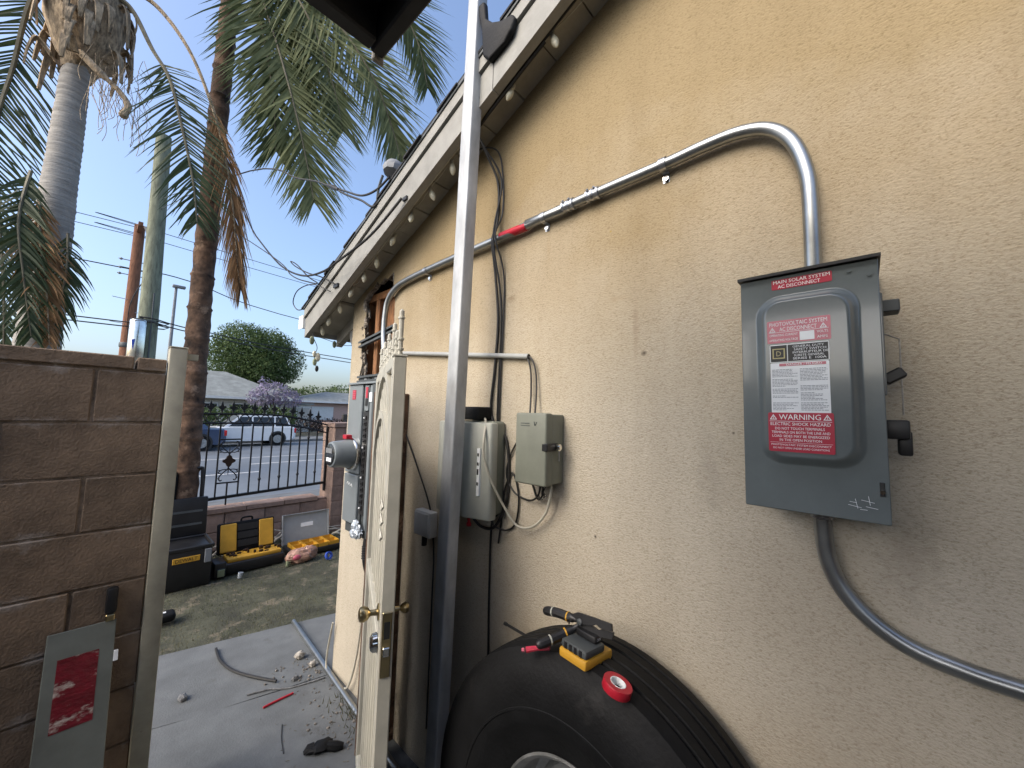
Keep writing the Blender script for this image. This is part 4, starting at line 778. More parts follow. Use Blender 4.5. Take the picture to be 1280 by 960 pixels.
cable('black_cable', [(XO + .03, .80, soff(.80) - .045), (XO + .03, 1.12, soff(1.12) - .05), (XO + .05, 1.175, 2.80), (1.07, 1.165, 2.72), (xw, 1.135, 2.60), (xw - .006, 1.128, 2.42), (xw - .030, 1.13, 2.335), (xw - .012, 1.125, 2.20), (xw, 1.112, 2.0), (xw, 1.122, 1.80), (xw, 1.135, 1.60), (xw, 1.045, 1.50), (xw, 1.03, 1.30), (xw - .01, 1.08, 1.17), (xw - .03, 1.14, 1.155), (xw - .05, 1.19, 1.20)], .0056, 'black_cable', 'thick black cable hanging from the eave down past the larger utility box')
cable('black_cable', [(XO + .028, .20, soff(.20) - .035), (XO + .027, .70, soff(.70) - .038), (XO + .035, 1.14, soff(1.14) - .035), (XO + .06, 1.155, 2.75), (xw - .01, 1.105, 2.60), (xw - .042, 1.112, 2.335), (xw, 1.095, 2.05), (xw, 1.100, 1.6), (xw, 1.075, 1.25), (xw, 1.115, 1.16), (xw, 1.118, .90), (xw, 1.112, .60), (xw, 1.11, .2)], .0042, 'black_cable', 'thin black cable dropping down the wall to behind the tyre')
cable('black_cable', [(XO + .12, 1.27, soff(1.27) - .02), (1.07, 1.20, 2.775), (1.10, 1.13, 2.74), (xw, 1.105, 2.60), (xw - .002, 1.103, 2.45), (xw - .046, 1.098, 2.338), (xw - .004, 1.085, 2.2), (xw, 1.08, 2.0), (xw, 1.09, 1.55), (xw, 1.05, 1.25), (xw - .01, 1.035, 1.205)], .0036, 'black_cable', 'thin black cable hooked out of the soffit beside the steel post')
cable('black_cable', [(D - .014, .945, 1.826), (D - .016, .918, 1.815), (D - .014, .900, 1.77), (D - .016, .892, 1.70), (D - .03, .885, 1.61)], .0034, 'black_cable', 'short black wire bowing right from the pvc pipe mouth to the small box', group='pair of black wires from the pvc pipe')
cable('black_cable', [(D - .014, .950, 1.823), (D - .016, .932, 1.805), (D - .014, .922, 1.76), (D - .016, .918, 1.68), (D - .03, .91, 1.60)], .0034, 'black_cable', 'short black wire hanging straight left from the pvc pipe mouth', group='pair of black wires from the pvc pipe')
cable('black_cable', [(1.07, .845, 1.375), (1.075, .845, 1.345), (1.085, .87, 1.31), (xw, .93, 1.29), (xw, 1.0, 1.31), (xw, 1.04, 1.37), (xw, 1.02, 1.45), (xw, .965, 1.53), (xw, .93, 1.56)], .0036, 'black_cable', 'black cable looping left from beneath the small utility box')
cable('black_cable', [(1.07, .835, 1.375), (1.08, .835, 1.335), (1.09, .86, 1.305), (xw, .895, 1.32), (xw, .915, 1.38), (xw, .91, 1.47)], .0034, 'black_cable', 'black cable curling tight under the small utility box')
mb = MB()
for k in range(3): mb.tube(curve([(1.068 + .004 * k, .830 - .008 * k, 1.372), (1.065, .835 - .006 * k, 1.345 - .004 * k), (1.07, .845 - .014 * k, 1.325), (1.072, .832 - .010 * k, 1.312 + .008 * k), (1.07, .822, 1.335)], 5), .0016, 5)
mb.build('wire_tangle', 'black_cable', label='small tangle of thin stripped wires poking under the small utility box', cat='wires')
cable('black_cable', [(1.08, 1.10, 1.205), (1.085, 1.07, 1.17), (xw, 1.03, 1.16), (xw, .985, 1.20), (xw, .975, 1.30), (xw, 1.01, 1.38), (xw, 1.05, 1.30), (xw, 1.06, 1.20), (xw, 1.075, 1.10)], .0036, 'black_cable', 'black cable looping between the two utility boxes beside the larger one')
cable('white_cable', [(1.075, .80, 1.378), (1.08, .803, 1.33), (1.085, .83, 1.26), (1.09, .89, 1.205), (1.088, .96, 1.195), (1.075, 1.01, 1.25), (1.04, 1.045, 1.34), (1.012, 1.065, 1.43), (1.008, 1.068, 1.50), (1.03, 1.082, 1.565), (1.06, 1.12, 1.585)], .0046, 'white_cable', 'aged white cable drooping from the small box up to the larger utility box')
cable('wall_wire', [(xw, 1.86, 1.66), (xw, 1.79, 1.52), (xw, 1.66, 1.345), (xw, 1.525, 1.14), (xw, 1.488, .95), (xw, 1.487, .78), (xw, 1.49, .2)], .0038, 'black_cable', 'dark wire slanting down the shaded wall past the small junction box')
mb = MB(); mb.tube([(1.06, 1.20, 1.205), (1.055, 1.19, 1.165)], .006, 8); mb.tube([(1.055, 1.19, 1.165), (1.05, 1.185, 1.155)], .010, 8); mb.build('wire_nut', 'red', label='orange red wire nut under the larger utility box', cat='wire nut')
# cables and fittings in the air at the eave
cable('service_cable', [(.93, 1.62, soff(1.62) - .02), (.90, 1.86, 2.515), (.88, 2.18, 2.46), (.88, 2.42, 2.45), (.90, 2.80, 2.52), (.92, 3.25, 2.68), (.93, 3.65, 2.88), (.93, 4.30, 3.28), (.86, 6.2, 4.55), (.78, 13.8, 7.2)], .0065, 'black_cable', 'thick black service cable sagging from the rake board out to the poles')
cable('drop_cable', [(.945, 1.84, soff(1.84) + .20), (.93, 1.90, 2.70), (.925, 2.05, 2.79), (.92, 2.25, 2.90), (.92, 2.50, 3.05), (.90, 3.0, 3.30), (.84, 5.0, 4.15), (.80, 14.0, 7.0)], .0060, 'black_cable', 'black drop cable ending at the roof edge below the grey cap')
cable('drop_cable', [(.95, 1.79, 2.83), (.94, 1.90, 2.80), (.93, 2.05, 2.82), (.925, 2.25, 2.92), (.92, 2.48, 3.045)], .0060, 'black_cable', 'short black cable bowing from the grey cap to the splice in the air')
mb = MB(); mb.tube([(.921, 2.36, 2.975), (.92, 2.44, 3.02), (.918, 2.53, 3.07)], [.010, .016, .011], 10); mb.build('cable_splice', 'black', label='black taped splice hanging in the air left of the grey cap', cat='splice')
cable('loop_cable', [(.935, 2.36, soff(2.36) + .02), (.91, 2.52, 2.45), (.90, 2.72, 2.52), (.89, 2.95, 2.62), (.90, 3.10, 2.70), (.92, 3.02, 2.66), (.93, 2.80, 2.52), (.92, 2.60, 2.43), (.91, 2.72, 2.46), (.90, 3.05, 2.58), (.88, 3.5, 2.84), (.84, 6.0, 4.0)], .0040, 'black_cable', 'thin black cable looped in tangles in front of the lower rake board')
cable('loop_cable', [(.935, 2.42, soff(2.42) + .01), (.90, 2.62, 2.42), (.89, 2.86, 2.43), (.90, 2.98, 2.37), (.92, 2.94, 2.31), (.94, 2.86, 2.31)], .0034, 'black_cable', 'thin black cable curling around the eave tip')
mb = MB(); mb.box((.938, 2.33, soff(2.36) + .0), (.952, 2.39, soff(2.36) + .022)); mb.build('cable_clamp', 'black', label='small black clamp holding cables on the lower rake board', cat='clamp')
mb = MB(); mb.box((.940, 1.595, soff(1.61) - .03), (.952, 1.630, soff(1.61) - .012)); mb.build('cable_anchor', 'black', label='small black anchor where the thick service cable meets the rake board', cat='anchor')
dsh = thing('roof_cap', (1.0, 1.80, soff(1.8) + .17), 'weathered grey plastic cap on a short mast above the roof edge', 'mast cap')
mb = MB(); mb.tube([(1.0, 1.80, soff(1.8) + .16), (1.0, 1.80, 2.86)], .012, 10); mb.build('mast', 'galv', dsh)
mb = MB(); mb.lathe([(.020, -.045), (.052, -.038), (.060, -.020), (.058, .0), (.044, .022), (.015, .032)], 9, Matrix.Translation((.985, 1.80, 2.90)) @ Matrix.Rotation(R(14), 4, 'Y')); mb.build('dome', 'dish', dsh)
mb = MB(); mb.tube(curve([(.95, 1.86, 2.87), (.945, 1.89, 2.80), (.947, 1.90, 2.72)], 5), .007, 6); mb.build('braid', 'panel_dark', dsh)

# string lights along the rake
sl = thing('string_lights', (XO, 1.8, 2.4), 'string of frosted bulbs clipped under the rake of the roof', 'string lights')
by = [.30, .55, .78, .98, 1.19, 1.345, 1.505, 1.665, 1.83, 2.01, 2.15, 2.30, 2.47, 2.62, 2.74]
XS = 1.018; line = []
for i, y in enumerate(by):
    z = soff(y) - .012; line.append((XS, y, z))
    if i + 1 < len(by): ym = (y + by[i + 1]) / 2; line.append((XS + .006 * math.sin(i * 2.1), ym, soff(ym) - .018 - .010 * abs(math.sin(i * 1.7))))
mb = MB(); mb.tube(curve(line, 4), .0022, 6); mb.build('cord', 'white_cable', sl)
mb = MB(); mb.tube(curve([(XO + .026, 2.45, soff(2.45) - .03), (XO + .026, 1.85, soff(1.85) - .04), (XO + .026, 1.6, soff(1.6) - .03), (XO + .026, 1.2, soff(1.2) - .035)], 5), .004, 6); mb.build('feed_cord', 'white_cable', sl)
mbulb = MB(); mbulb.lathe([(.002, -.050), (.006, -.046), (.0125, -.034), (.0145, -.022), (.012, -.008), (.0085, 0)], 12); ob = mbulb.build('bulb', 'bulb', sl); bulb_me = ob.data; bpy.data.objects.remove(ob)
msock = MB(); msock.lathe([(.0085, 0), (.0095, .002), (.0095, .018), (.005, .022)], 10); ob = msock.build('socket', 'white_cable', sl); sock_me = ob.data; bpy.data.objects.remove(ob)
rg = random.Random(4)
for i, y in enumerate(by):
    rot = (R(rg.uniform(-22, 22)), R(rg.uniform(-20, 20)), 0)
    share(bulb_me, 'bulb', sl, (XS, y, soff(y) - .034), rot); share(sock_me, 'socket', sl, (XS, y, soff(y) - .034), rot)
# loose end of the lights dangling off the eave tip
dl = thing('dangling_lights', (1.0, 2.75, 1.9), 'loose end of the light string with leaf shaped bulbs dangling below the eave', 'string lights')
mb = MB(); mb.tube(curve([(.99, 2.80, 2.15), (.975, 2.76, 2.10), (1.0, 2.75, 2.03), (.985, 2.75, 1.97), (1.0, 2.75, 1.90)], 5), .0022, 6); mb.tube(curve([(.975, 2.76, 2.11), (1.05, 2.76, 2.10), (1.11, 2.75, 2.085), (1.19, 2.72, 2.07), (1.3, 2.65, 2.09)], 5), .002, 6); mb.build('cord', 'panel_dark', dl)
for (x, y, z, s, mm) in ((.963, 2.75, 2.075, .030, 'leafgreen'), (1.114, 2.75, 2.07, .026, 'leafgreen'), (.985, 2.75, 1.985, .022, 'bulb'), (1.008, 2.75, 1.965, .032, 'bulb'), (.990, 2.75, 1.93, .026, 'leafgreen'), (1.005, 2.745, 1.885, .022, 'black')):
    mb = MB(); mb.sphere((x, y, z), s, 8, 6, (.55, .35, 1.0)); mb.build('leaf_bulb', mm, dl)

# ================================================================ BLOCK WALL (left) WITH END POST AND LEANING COVER
def block_mesh(lx, ly, lz, material, name='block', r=.004):
    mb = MB(); mb.rbox((-lx / 2, -ly / 2, -lz / 2), (lx / 2, ly / 2, lz / 2), r, 1)
    me = bpy.data.meshes.new(name); me.from_pydata([tuple(v) for v in mb.v], [], mb.f); me.materials.append(MT[material]); return me
bw = thing('block_wall', (-.6, 2.18, 0), 'brown painted concrete block wall left of the gateway', 'block wall')
BF = 2.10; full = block_mesh(.394, .145, .194, 'block'); half = block_mesh(.190, .145, .194, 'block'); capb = block_mesh(.390, .155, .050, 'block', 'cap_block'); caph = block_mesh(.085, .155, .050, 'block', 'cap_block')
ztop = 1.735; rg = random.Random(9)
for c in range(9):
    zc = ztop - .100 - c * .2
    if c % 2 == 0:
        share(half, 'block', bw, (.092, BF + .0725, zc)); xs = [-.203 - .4 * k for k in range(6)]
    else: xs = [-.008 - .4 * k for k in range(6)]
    if c % 2 == 0: xs = [-.208 - .4 * k for k in range(6)]
    for x in xs: share(full, 'block', bw, (x, BF + .0725 + rg.uniform(-.003, .003), zc))
for k in range(6): share(capb, 'cap_block', bw, (-.105 - .4 * k, BF + .073 + rg.uniform(-.003, .003), 1.7655 + rg.uniform(-.002, .002)))
share(caph, 'cap_block', bw, (.1425, BF + .073, 1.766))
mb = MB(); mb.box((-2.4, BF + .0045, -.05), (.186, BF + .140, 1.745)); mb.build('mortar', 'mortar', bw, smooth=False)
ep = thing('end_post', (.222, 2.12, 0), 'chipped cream square steel post at the end of the block wall', 'post')
mb = MB(); mb.rbox((.1895, 2.075, -.02), (.246, 2.135, 1.842), .004, 2); mb.build('tube', 'post_cream', ep)
mb = MB(); mb.rbox((.188, 2.0735, 1.8425), (.2475, 2.1365, 1.848), .002, 1); mb.build('cap', 'post_cream', ep)
mb = MB(); mb.box((.248, 2.10, 1.80), (.285, 2.13, 1.825)); mb.build('latch_tab', 'post_cream', ep, smooth=False)
lc = thing('panel_cover', (.03, 1.9, 0), 'grey metal panel cover leaning on the block wall with a worn red label', 'panel cover')
LM = frame((.035, 1.835, 0), (1, .05, -.02), (0, .25, .80))
mb = MB(); mb.rbox((-.088, 0, -.004), (.078, .845, .004), .002, 1, LM); mb.rbox((-.088, 0, -.016), (-.083, .845, -.0045), .001, 1, LM); mb.rbox((.073, 0, -.016), (.078, .845, -.0045), .001, 1, LM); mb.build('sheet', 'cover_metal', lc)
mb = MB(); mb.box((-.058, .545, .0042), (.040, .760, .0050), LM); wl_ = mb.build('worn_label', 'worn_label', lc, smooth=False); wl_['label'] = 'peeling red label with pale patches of wear and painted sheen'
mb = MB(); mb.rbox((.078, .705, -.010), (.090, .740, .006), .001, 1, LM); mb.build('clip', 'label_white', lc)
br = thing('wall_latch', (.1, 2.09, .81), 'black latch with a brass end hanging on the block wall above the panel cover', 'latch')
mb = MB(); mb.rbox((.082, 2.062, .835), (.114, 2.0965, .928), .010, 2); mb.build('handle', 'black', br)
mb = MB(); mb.rbox((.086, 2.066, .810), (.110, 2.0925, .834), .003, 1); mb.build('ferrule', 'brass', br)

sw_ = thing('unseen_shade_wall', (-2.3, -.8, 0), 'tall brown block wall added out of view to shade the side yard', 'block wall')  # unseen wall added to block low sky light from the yard
sblk = block_mesh(.145, .390, .190, 'block')
for c in range(10):
    for k in range(16): share(sblk, 'block', sw_, (-2.33, 2.0 - k * .4 + (c % 2) * .2, .1 + c * .2))
mb = MB(); mb.box((-2.39, -4.4, -.05), (-2.27, 2.09, 2.0)); mb.build('mortar', 'mortar', sw_, smooth=False)

sh = thing('unseen_shade_shed', (-.6, -4.6, 0), 'brown boarded shed added out of view behind the camera to darken the yard', 'shed')  # unseen shed added behind the camera to cut light from the back
for k in range(22): mb = MB(); mb.rbox((-2.25 + k * .15, -4.45, 0), (-2.105 + k * .15, -4.42, 2.75), .004, 1); mb.build('plank', 'palm_brown', sh, smooth=False)
mb = MB(); mb.box((-2.25, -6.4, 0), (1.05, -4.46, 2.74)); mb.build('shade_shed_body', 'palm_brown', sh, smooth=False)
mb = MB(); mb.box((-2.4, -6.5, 2.76), (1.08, -4.3, 2.84)); mb.build('shade_shed_roof', 'shingle', sh, smooth=False)

# ================================================================ TRUCK TYRE WITH TOOLS ON TOP
TC = Vector((.936, .562, .506)); TR = .495; TW = .135
tyre = thing('truck_tyre', (TC.x, TC.y, 0), 'worn black truck tyre on a steel wheel standing against the wall', 'tyre')
TM = Matrix.Translation(TC) @ Matrix.Rotation(R(5), 4, 'Y') @ Matrix(((0, 0, 1, 0), (1, 0, 0, 0), (0, 1, 0, 0), (0, 0, 0, 1)))   # lathe axis -> x
prof = [(.228, -.078), (.262, -.098), (.305, -.116), (.308, -.119), (.330, -.126), (.345, -.1295), (.3465, -.1325), (.352, -.133), (.3535, -.131), (.375, -.134), (.420, -.132), (.450, -.122), (.468, -.112)]
prof2 = [(.474, -.110), (.488, -.104), (.493, -.085), (.495, -.070), (.486, -.067), (.486, -.060), (.496, -.057), (.497, -.030), (.487, -.027), (.487, -.020), (.497, -.017), (.497, .017), (.487, .020), (.487, .027), (.497, .030), (.496, .057), (.486, .060), (.486, .067), (.495, .070), (.493, .085), (.488, .104), (.474, .110)]
prof3 = [(a, -b) for a, b in reversed(prof)]
prof, prof2, prof3 = [[(a * .965, b) for a, b in p_] for p_ in (prof, prof2, prof3)]
mb = MB(); mb.lathe(prof + prof2 + prof3, 96, TM, closed=True); ty = mb.build('tyre', 'rubber', tyre, sharp=32)
mb = MB(); mb.lathe([(.222, -.076), (.227, -.086), (.221, -.088), (.212, -.080), (.207, -.064), (.203, .0), (.200, .02), (.18, .03), (.165, .012), (.11, .010), (.108, .03), (.1085, .034), (.203, .034), (.220, .09), (.222, .09)], 64, TM, closed=True); rim = mb.build('rim', 'steel', tyre, sharp=40)
for k in range(10):
    a = 2 * math.pi * k / 10; mb = MB(); mb.lathe([(.015, -.004), (.015, .014), (.009, .018)], 6, TM @ Matrix.Translation((.143 * math.cos(a), .143 * math.sin(a), .008)) @ Matrix.Rotation(R(180), 4, 'X')); mb.build('lug_nut', 'steel', rim)
mb = MB(); mb.rbox((.80, .25, 0.003), (1.06, .85, .026), .003, 1); mb.build('timber_plank', 'wood', label='flat timber plank under the truck tyre', cat='plank')
# battery pack
A = Vector((.852, .520, 0)); ex = Vector((.985, -.12, 0)).normalized(); ey = Vector((.12, .985, 0)).normalized()
BM_ = Matrix((ex, ey, Vector((0, 0, 1)))).transposed().to_4x4(); BM_.translation = Vector((A.x, A.y, .983)); BM_ = BM_ @ Matrix.Rotation(R(4), 4, 'Y')
bp = thing('battery_pack', (.9, .56, .99), 'yellow and black cordless tool battery sitting on the tyre tread', 'battery')
mb = MB(); mb.rbox((0, 0, 0), (.112, .088, .024), .006, 2, BM_); mb.build('yellow_base', 'yellow', bp)
mb = MB(); mb.rbox((.003, .003, .0235), (.082, .085, .044), .006, 2, BM_); mb.build('black_top', 'panel_dark', bp)
mb = MB(); mb.rbox((.050, .012, .0435), (.080, .076, .062), .005, 2, BM_); mb.build('latch_rail', 'black', bp)
for k in range(4): mb = MB(); mb.box((.0015, .016 + k * .016, .026), (.0032, .024 + k * .016, .041), BM_); mb.build('contact_rib', 'black', bp, smooth=False)
mb = MB(); put_text(mb, '20V', .058, .074, .0505, .0575, 0, BM_ @ Matrix.Translation((0, .0116, 0)) @ Matrix.Rotation(R(90), 4, 'X')); mb.build('lettering', 'label_white', bp, smooth=False)
# red tape roll
tp = thing('tape_roll', (.86, .455, .98), 'roll of red electrical tape lying on the tyre tread', 'tape roll')
TPm = Matrix.Translation((.868, .448, .971)) @ Matrix.Rotation(R(14), 4, 'X') @ Matrix.Rotation(R(8), 4, 'Y')
mb = MB(); mb.lathe([(.0185, 0), (.0185, .019), (.033, .019), (.0335, .018), (.0335, .001), (.033, 0)], 40, TPm, closed=True); mb.build('tape', 'red', tp, sharp=50)
mb = MB(); mb.lathe([(.0165, -.0003), (.0165, .0195), (.0184, .0195), (.0184, -.0003)], 32, TPm, closed=True); mb.build('core', 'label_white', tp)
# wire strippers: two handles, pivot, jaws
ws = thing('wire_strippers', (.9, .6, 1.02), 'black handled wire strippers lying open across the battery', 'wire strippers')
P0 = Vector((.930, .582, 1.052)); J = Vector((.930, .489, 1.063))
h1 = [P0 + Vector((0, .004, .002)), Vector((.930, .622, 1.050)), Vector((.930, .664, 1.047)), Vector((.932, .708, 1.036))]
h2 = [P0 + Vector((-.004, .006, -.012)), Vector((.905, .612, 1.022)), Vector((.872, .630, 1.012)), Vector((.828, .652, 1.004))]
for hh, nm in ((h1, 'upper_handle'), (h2, 'lower_handle')):
    c = curve(hh, 6); mb = MB(); mb.tube(c, [.0075] * 4 + [.0110] * 2 + [.0125] * (len(c) - 9) + [.012, .011, .007], 10); hd_ = mb.build(nm, 'black', ws)
    for q in (.36, .74):
        p = c[int(q * 18)]; p2 = c[int(q * 18) + 1]; mb = MB(); mb.tube([p, p + (p2 - p).normalized() * .004], .0132, 10); mb.build('yellow_band', 'yellow' if q < .5 else 'netbox2', hd_)
SM = frame(P0, (J - P0), (.25, 0, .97))
mb = MB(); mb.prism([(-.026, -.020), (-.008, -.026), (.030, -.023), (.092, -.019), (.095, -.003), (.062, -.003), (.050, -.008), (.038, -.003), (0, 0)], -.007, .0, SM); mb.build('lower_jaw', 'black', ws, smooth=False)
mb = MB(); mb.prism([(-.026, .013), (-.008, .021), (.030, .020), (.093, .016), (.095, .0), (.062, -.001), (.050, .005), (.038, -.001), (0, -.004)], .0005, .0075, SM); mb.build('upper_jaw', 'black', ws, smooth=False)
mb = MB(); mb.lathe([(.008, -.010), (.008, .010), (.004, .012)], 14, SM); mb.build('pivot', 'panel_dark', ws)
mb = MB(); mb.tube([P0 + Vector((-.012, .026, .0)), P0 + Vector((-.014, .030, -.012))], .0022, 6); mb.build('spring', 'nickel', ws)
sc_ = thing('screwdriver', (1.03, .88, .86), 'thin black screwdriver shaft sticking up behind the far side of the tyre', 'screwdriver')
mb = MB(); mb.tube([(1.03, .75, .866), (1.03, .95, .874)], .0045, 8); mb.build('shaft', 'black', sc_)
mb = MB(); mb.tube([(1.03, .944, .8737), (1.03, .956, .8743)], .006, 10); mb.build('tip', 'black', sc_)
rc = thing('red_connector', (.84, .68, 1.0), 'small red wire connector lying under the stripper handle on the tyre', 'connector')
mb = MB(); mb.tube([(.832, .690, .976), (.848, .665, .984), (.862, .635, .990)], [.008, .006, .005], 8); mb.build('body', 'label_red', rc)
mb = MB(); mb.tube([(.829, .694, .975), (.825, .700, .974)], .005, 8); mb.build('tip', 'label_pink', rc)

# ================================================================ GROUND CLUTTER ON THE CONCRETE
cable('conduit_offcut', [(1.135, 3.22, .017), (1.06, 2.02, .017), (1.02, 1.4, .017)], .0145, 'emt', 'long steel conduit lying on the concrete along the house wall', 'conduit', 3, 14)
cable('black_hose', [(.667, 3.22, .012), (.66, 3.05, .012), (.69, 2.89, .012), (.76, 2.74, .012), (.845, 2.60, .012)], .008, 'black_cable', 'short curved black hose lying on the concrete path', 'hose')
cable('red_wire', [(.734, 2.428, .008), (.80, 2.432, .008), (.883, 2.432, .008)], .0055, 'red', 'short dark red piece of wire on the concrete path', 'wire')
cable('thin_wire', [(.70, 2.60, .006), (.80, 2.56, .007), (.87, 2.50, .006), (.98, 2.46, .006), (1.06, 2.44, .008)], .0045, 'stone_grey', 'thin grey offcut of wire lying across the concrete joint', 'wire')
cable('thin_wire', [(.72, 2.05, .005), (.74, 2.15, .005), (.77, 2.24, .005)], .002, 'black_cable', 'hair thin dark wire on the concrete near the bottom', 'wire')
cable('extension_cord', [(1.095, 2.46, .30), (1.09, 2.50, .12), (1.085, 2.49, .03), (1.08, 2.40, .010), (1.085, 2.28, .012), (1.09, 2.20, .06), (1.10, 2.15, .22), (1.105, 2.12, .45), (1.105, 2.11, .72)], .0055, 'white_cable', 'white cord looping down the wall corner onto the concrete', 'cord')
def rock(name, c, s, mm, label, sc=(1, 1, .7), seed=0):
    random.seed(seed); mb = MB(); mb.sphere((c[0], c[1], c[2] + s * sc[2] * .85), s, 9, 6, sc, .22); return mb.build(name, mm, smooth=False, label=label, cat='rubble')
rock('plaster_lump', (1.023, 2.746, 0), .030, 'stone', 'largest pale plaster lump on the concrete beside the lying conduit', (1.1, .9, .75), 1)
rock('plaster_lump', (1.05, 2.61, 0), .022, 'stone', 'smaller pale plaster lump close beside the lying conduit', (1, .8, .8), 2)
rock('grey_chip', (.449, 2.81, 0), .026, 'stone_grey', 'flat grey chip alone on the concrete near the end post', (.8, 1.1, .6), 3)
rock('plaster_lump', (.93, 2.55, 0), .018, 'stone_grey', 'dark rubble lump at the end of the black hose', (1.2, .8, .7), 5)
gl = thing('work_glove', (.86, 1.93, 0), 'crumpled black work glove on the concrete at the bottom', 'glove')
mb = MB(); mb.sphere((.855, 1.95, .018), .045, 10, 7, (1.1, .8, .42), .14); mb.tube([(.87, 1.93, .018), (.90, 1.90, .016), (.925, 1.885, .012)], [.020, .022, .014], 8); mb.build('palm', 'rubber', gl)
for k in range(4): mb = MB(); a = R(150 + 22 * k); mb.tube([(.845 + .02 * math.cos(a), 1.955 + .015 * k - .02, .020), (.845 + .05 * math.cos(a), 1.975 + .012 * k - .02, .018), (.845 + .065 * math.cos(a), 1.985 + .008 * k - .02, .010)], [.011, .010, .006], 7); mb.build('finger', 'rubber', gl)
random.seed(21); mb = MB()
for k in range(150):
    t = random.random() ** 1.4; x = 1.09 - abs(random.gauss(0, .13)) - .02; y = random.uniform(1.6, 2.75)
    s = random.uniform(.002, .009) * (1.4 if random.random() < .08 else 1)
    mb.sphere((x, y, s * .5), s, 6, 4, (1, random.uniform(.6, 1.3), .7), .3)
MT['grit'] = mat('plaster grit', (0.23, 0.21, 0.185), 0.95, var=0.5, vscale=18, col2=(0.09, 0.08, 0.07))
mb.build('debris', 'grit', smooth=False, label='scattered plaster crumbs and grit along the wall foot on the concrete', cat='debris', kind='stuff')
random.seed(22); mb = MB()
for k in range(70):
    x = 1.07 - abs(random.gauss(0, .16)); y = random.uniform(1.6, 2.75); a = random.uniform(0, 3.14); L = random.uniform(.004, .018); mb.tube([(x, y, .004), (x + L * math.cos(a), y + L * math.sin(a), .004 + random.uniform(0, .006))], .0012, 4)
mb.build('litter', 'earth', smooth=False, label='dark splinters and dry leaf bits among the plaster crumbs', cat='debris', kind='stuff')
random.seed(23); mb = MB()
for k in range(70):
    x = 1.06 - abs(random.gauss(0, .04)); y = random.uniform(1.75, 2.25); a = random.uniform(0, 6.28); h_ = random.uniform(.02, .06); mb.add([(x - .003, y, 0), (x + .003, y, 0), (x + .02 * math.cos(a), y + .02 * math.sin(a), h_)], [(0, 1, 2)])
mb.build('weeds', 'grass', smooth=False, label='small green weeds sprouting at the wall foot among the rubble', cat='weeds', kind='stuff')

# ================================================================ FRONT WALL, PILLAR, IRON FENCE
FY = 5.42
fw = thing('front_wall', (1.0, FY + .1, 0), 'low pinkish block wall under the iron fence', 'low wall')
fb = block_mesh(.385, .19, .195, 'block_pink'); cp = block_mesh(.395, .23, .055, 'block_pink', 'cap_block')
for c in range(2):
    for k in range(13):
        x = -2.9 + k * .4 + (c % 2) * .2
        if x < 2.25: share(fb, 'block', fw, (x, FY + .095 + .004 * math.sin(k * 3 + c), .10 + c * .205))
for k in range(13):
    x = -2.9 + k * .4
    if x < 2.25: share(cp, 'cap_block', fw, (x, FY + .095, .440 + .0))
mb = MB(); mb.box((-3.0, FY + .012, -.28), (2.22, FY + .178, .43)); mb.build('mortar', 'block_pink', fw, smooth=False)
pp = thing('block_pillar', (2.36, FY + .1, 0), 'square pink block pillar at the end of the iron fence', 'pillar')
pbk = block_mesh(.395, .395, .190, 'block_pink')
for c in range(7): share(pbk, 'block', pp, (2.425 + .003 * math.sin(c * 5), FY + .06, .095 + c * .197))
mb = MB(); mb.box((2.235, FY - .13, -.28), (2.615, FY + .25, 1.37)); mb.build('mortar', 'block_pink', pp, smooth=False)
pcm = block_mesh(.44, .44, .06, 'block_pink', 'cap_block'); share(pcm, 'cap_block', pp, (2.425, FY + .06, 1.408))

fence = thing('iron_fence', (1.0, FY + .1, .45), 'black wrought iron fence panel with arched top, rings and spear finials', 'fence')
FYc = FY + .09; X0, X1, XM = .06, 2.215, 1.13
def zr(x):                     # lower top rail
    u = abs(x - XM) / 1.08; return 1.425 - .03 * u ** 2 - .20 * max(0, u - .35) ** 1.6
def zb(x): return .560 + .055 * (x - .87) / 1.25
def bar(p, q, r, nm, par=fence, mm='iron'):
    mb = MB(); d = (Vector(q) - Vector(p)); M = frame(p, d, (0, 1, 0)); mb.box((0, -r, -r), (d.length, r, r), M); return mb.build(nm, mm, par, smooth=False)
bar((X0, FYc, zb(X0)), (X1, FYc, zb(X1)), .016, 'bottom_rail')
for dz, nm in ((0, 'arched_rail'), (.108, 'arched_rail')):
    mb = MB(); mb.tube([(x, FYc, zr(x) + dz) for x in [X0 + (X1 - X0) * k / 24 for k in range(25)]], .0115, 6); mb.build(nm, 'iron', fence)
for x in (X0, X1): bar((x, FYc, zb(x) - .11), (x, FYc, zr(x) + .12), .014, 'end_stile')
ringm = MB(); n1, n2 = 20, 6
for i in range(n1):
    a = 2 * math.pi * i / n1
    for k in range(n2): b = 2 * math.pi * k / n2; ringm.v.append(Vector(((.047 + .006 * math.cos(b)) * math.cos(a), .006 * math.sin(b), (.047 + .006 * math.cos(b)) * math.sin(a))))
ringm.f = [(i * n2 + k, i * n2 + (k + 1) % n2, ((i + 1) % n1) * n2 + (k + 1) % n2, ((i + 1) % n1) * n2 + k) for i in range(n1) for k in range(n2)]
ob = ringm.build('ring', 'iron', fence); ring_me = ob.data; bpy.data.objects.remove(ob)
for k in range(19): x = X0 + .095 + k * .108; share(ring_me, 'ring', fence, (x, FYc, zr(x) + .054)) if x < X1 - .04 else None
fm = MB(); fm.tube([(0, 0, 0), (0, 0, .03)], .007, 6); fm.lathe([(.010, .028), (.016, .034), (.010, .040)], 8)
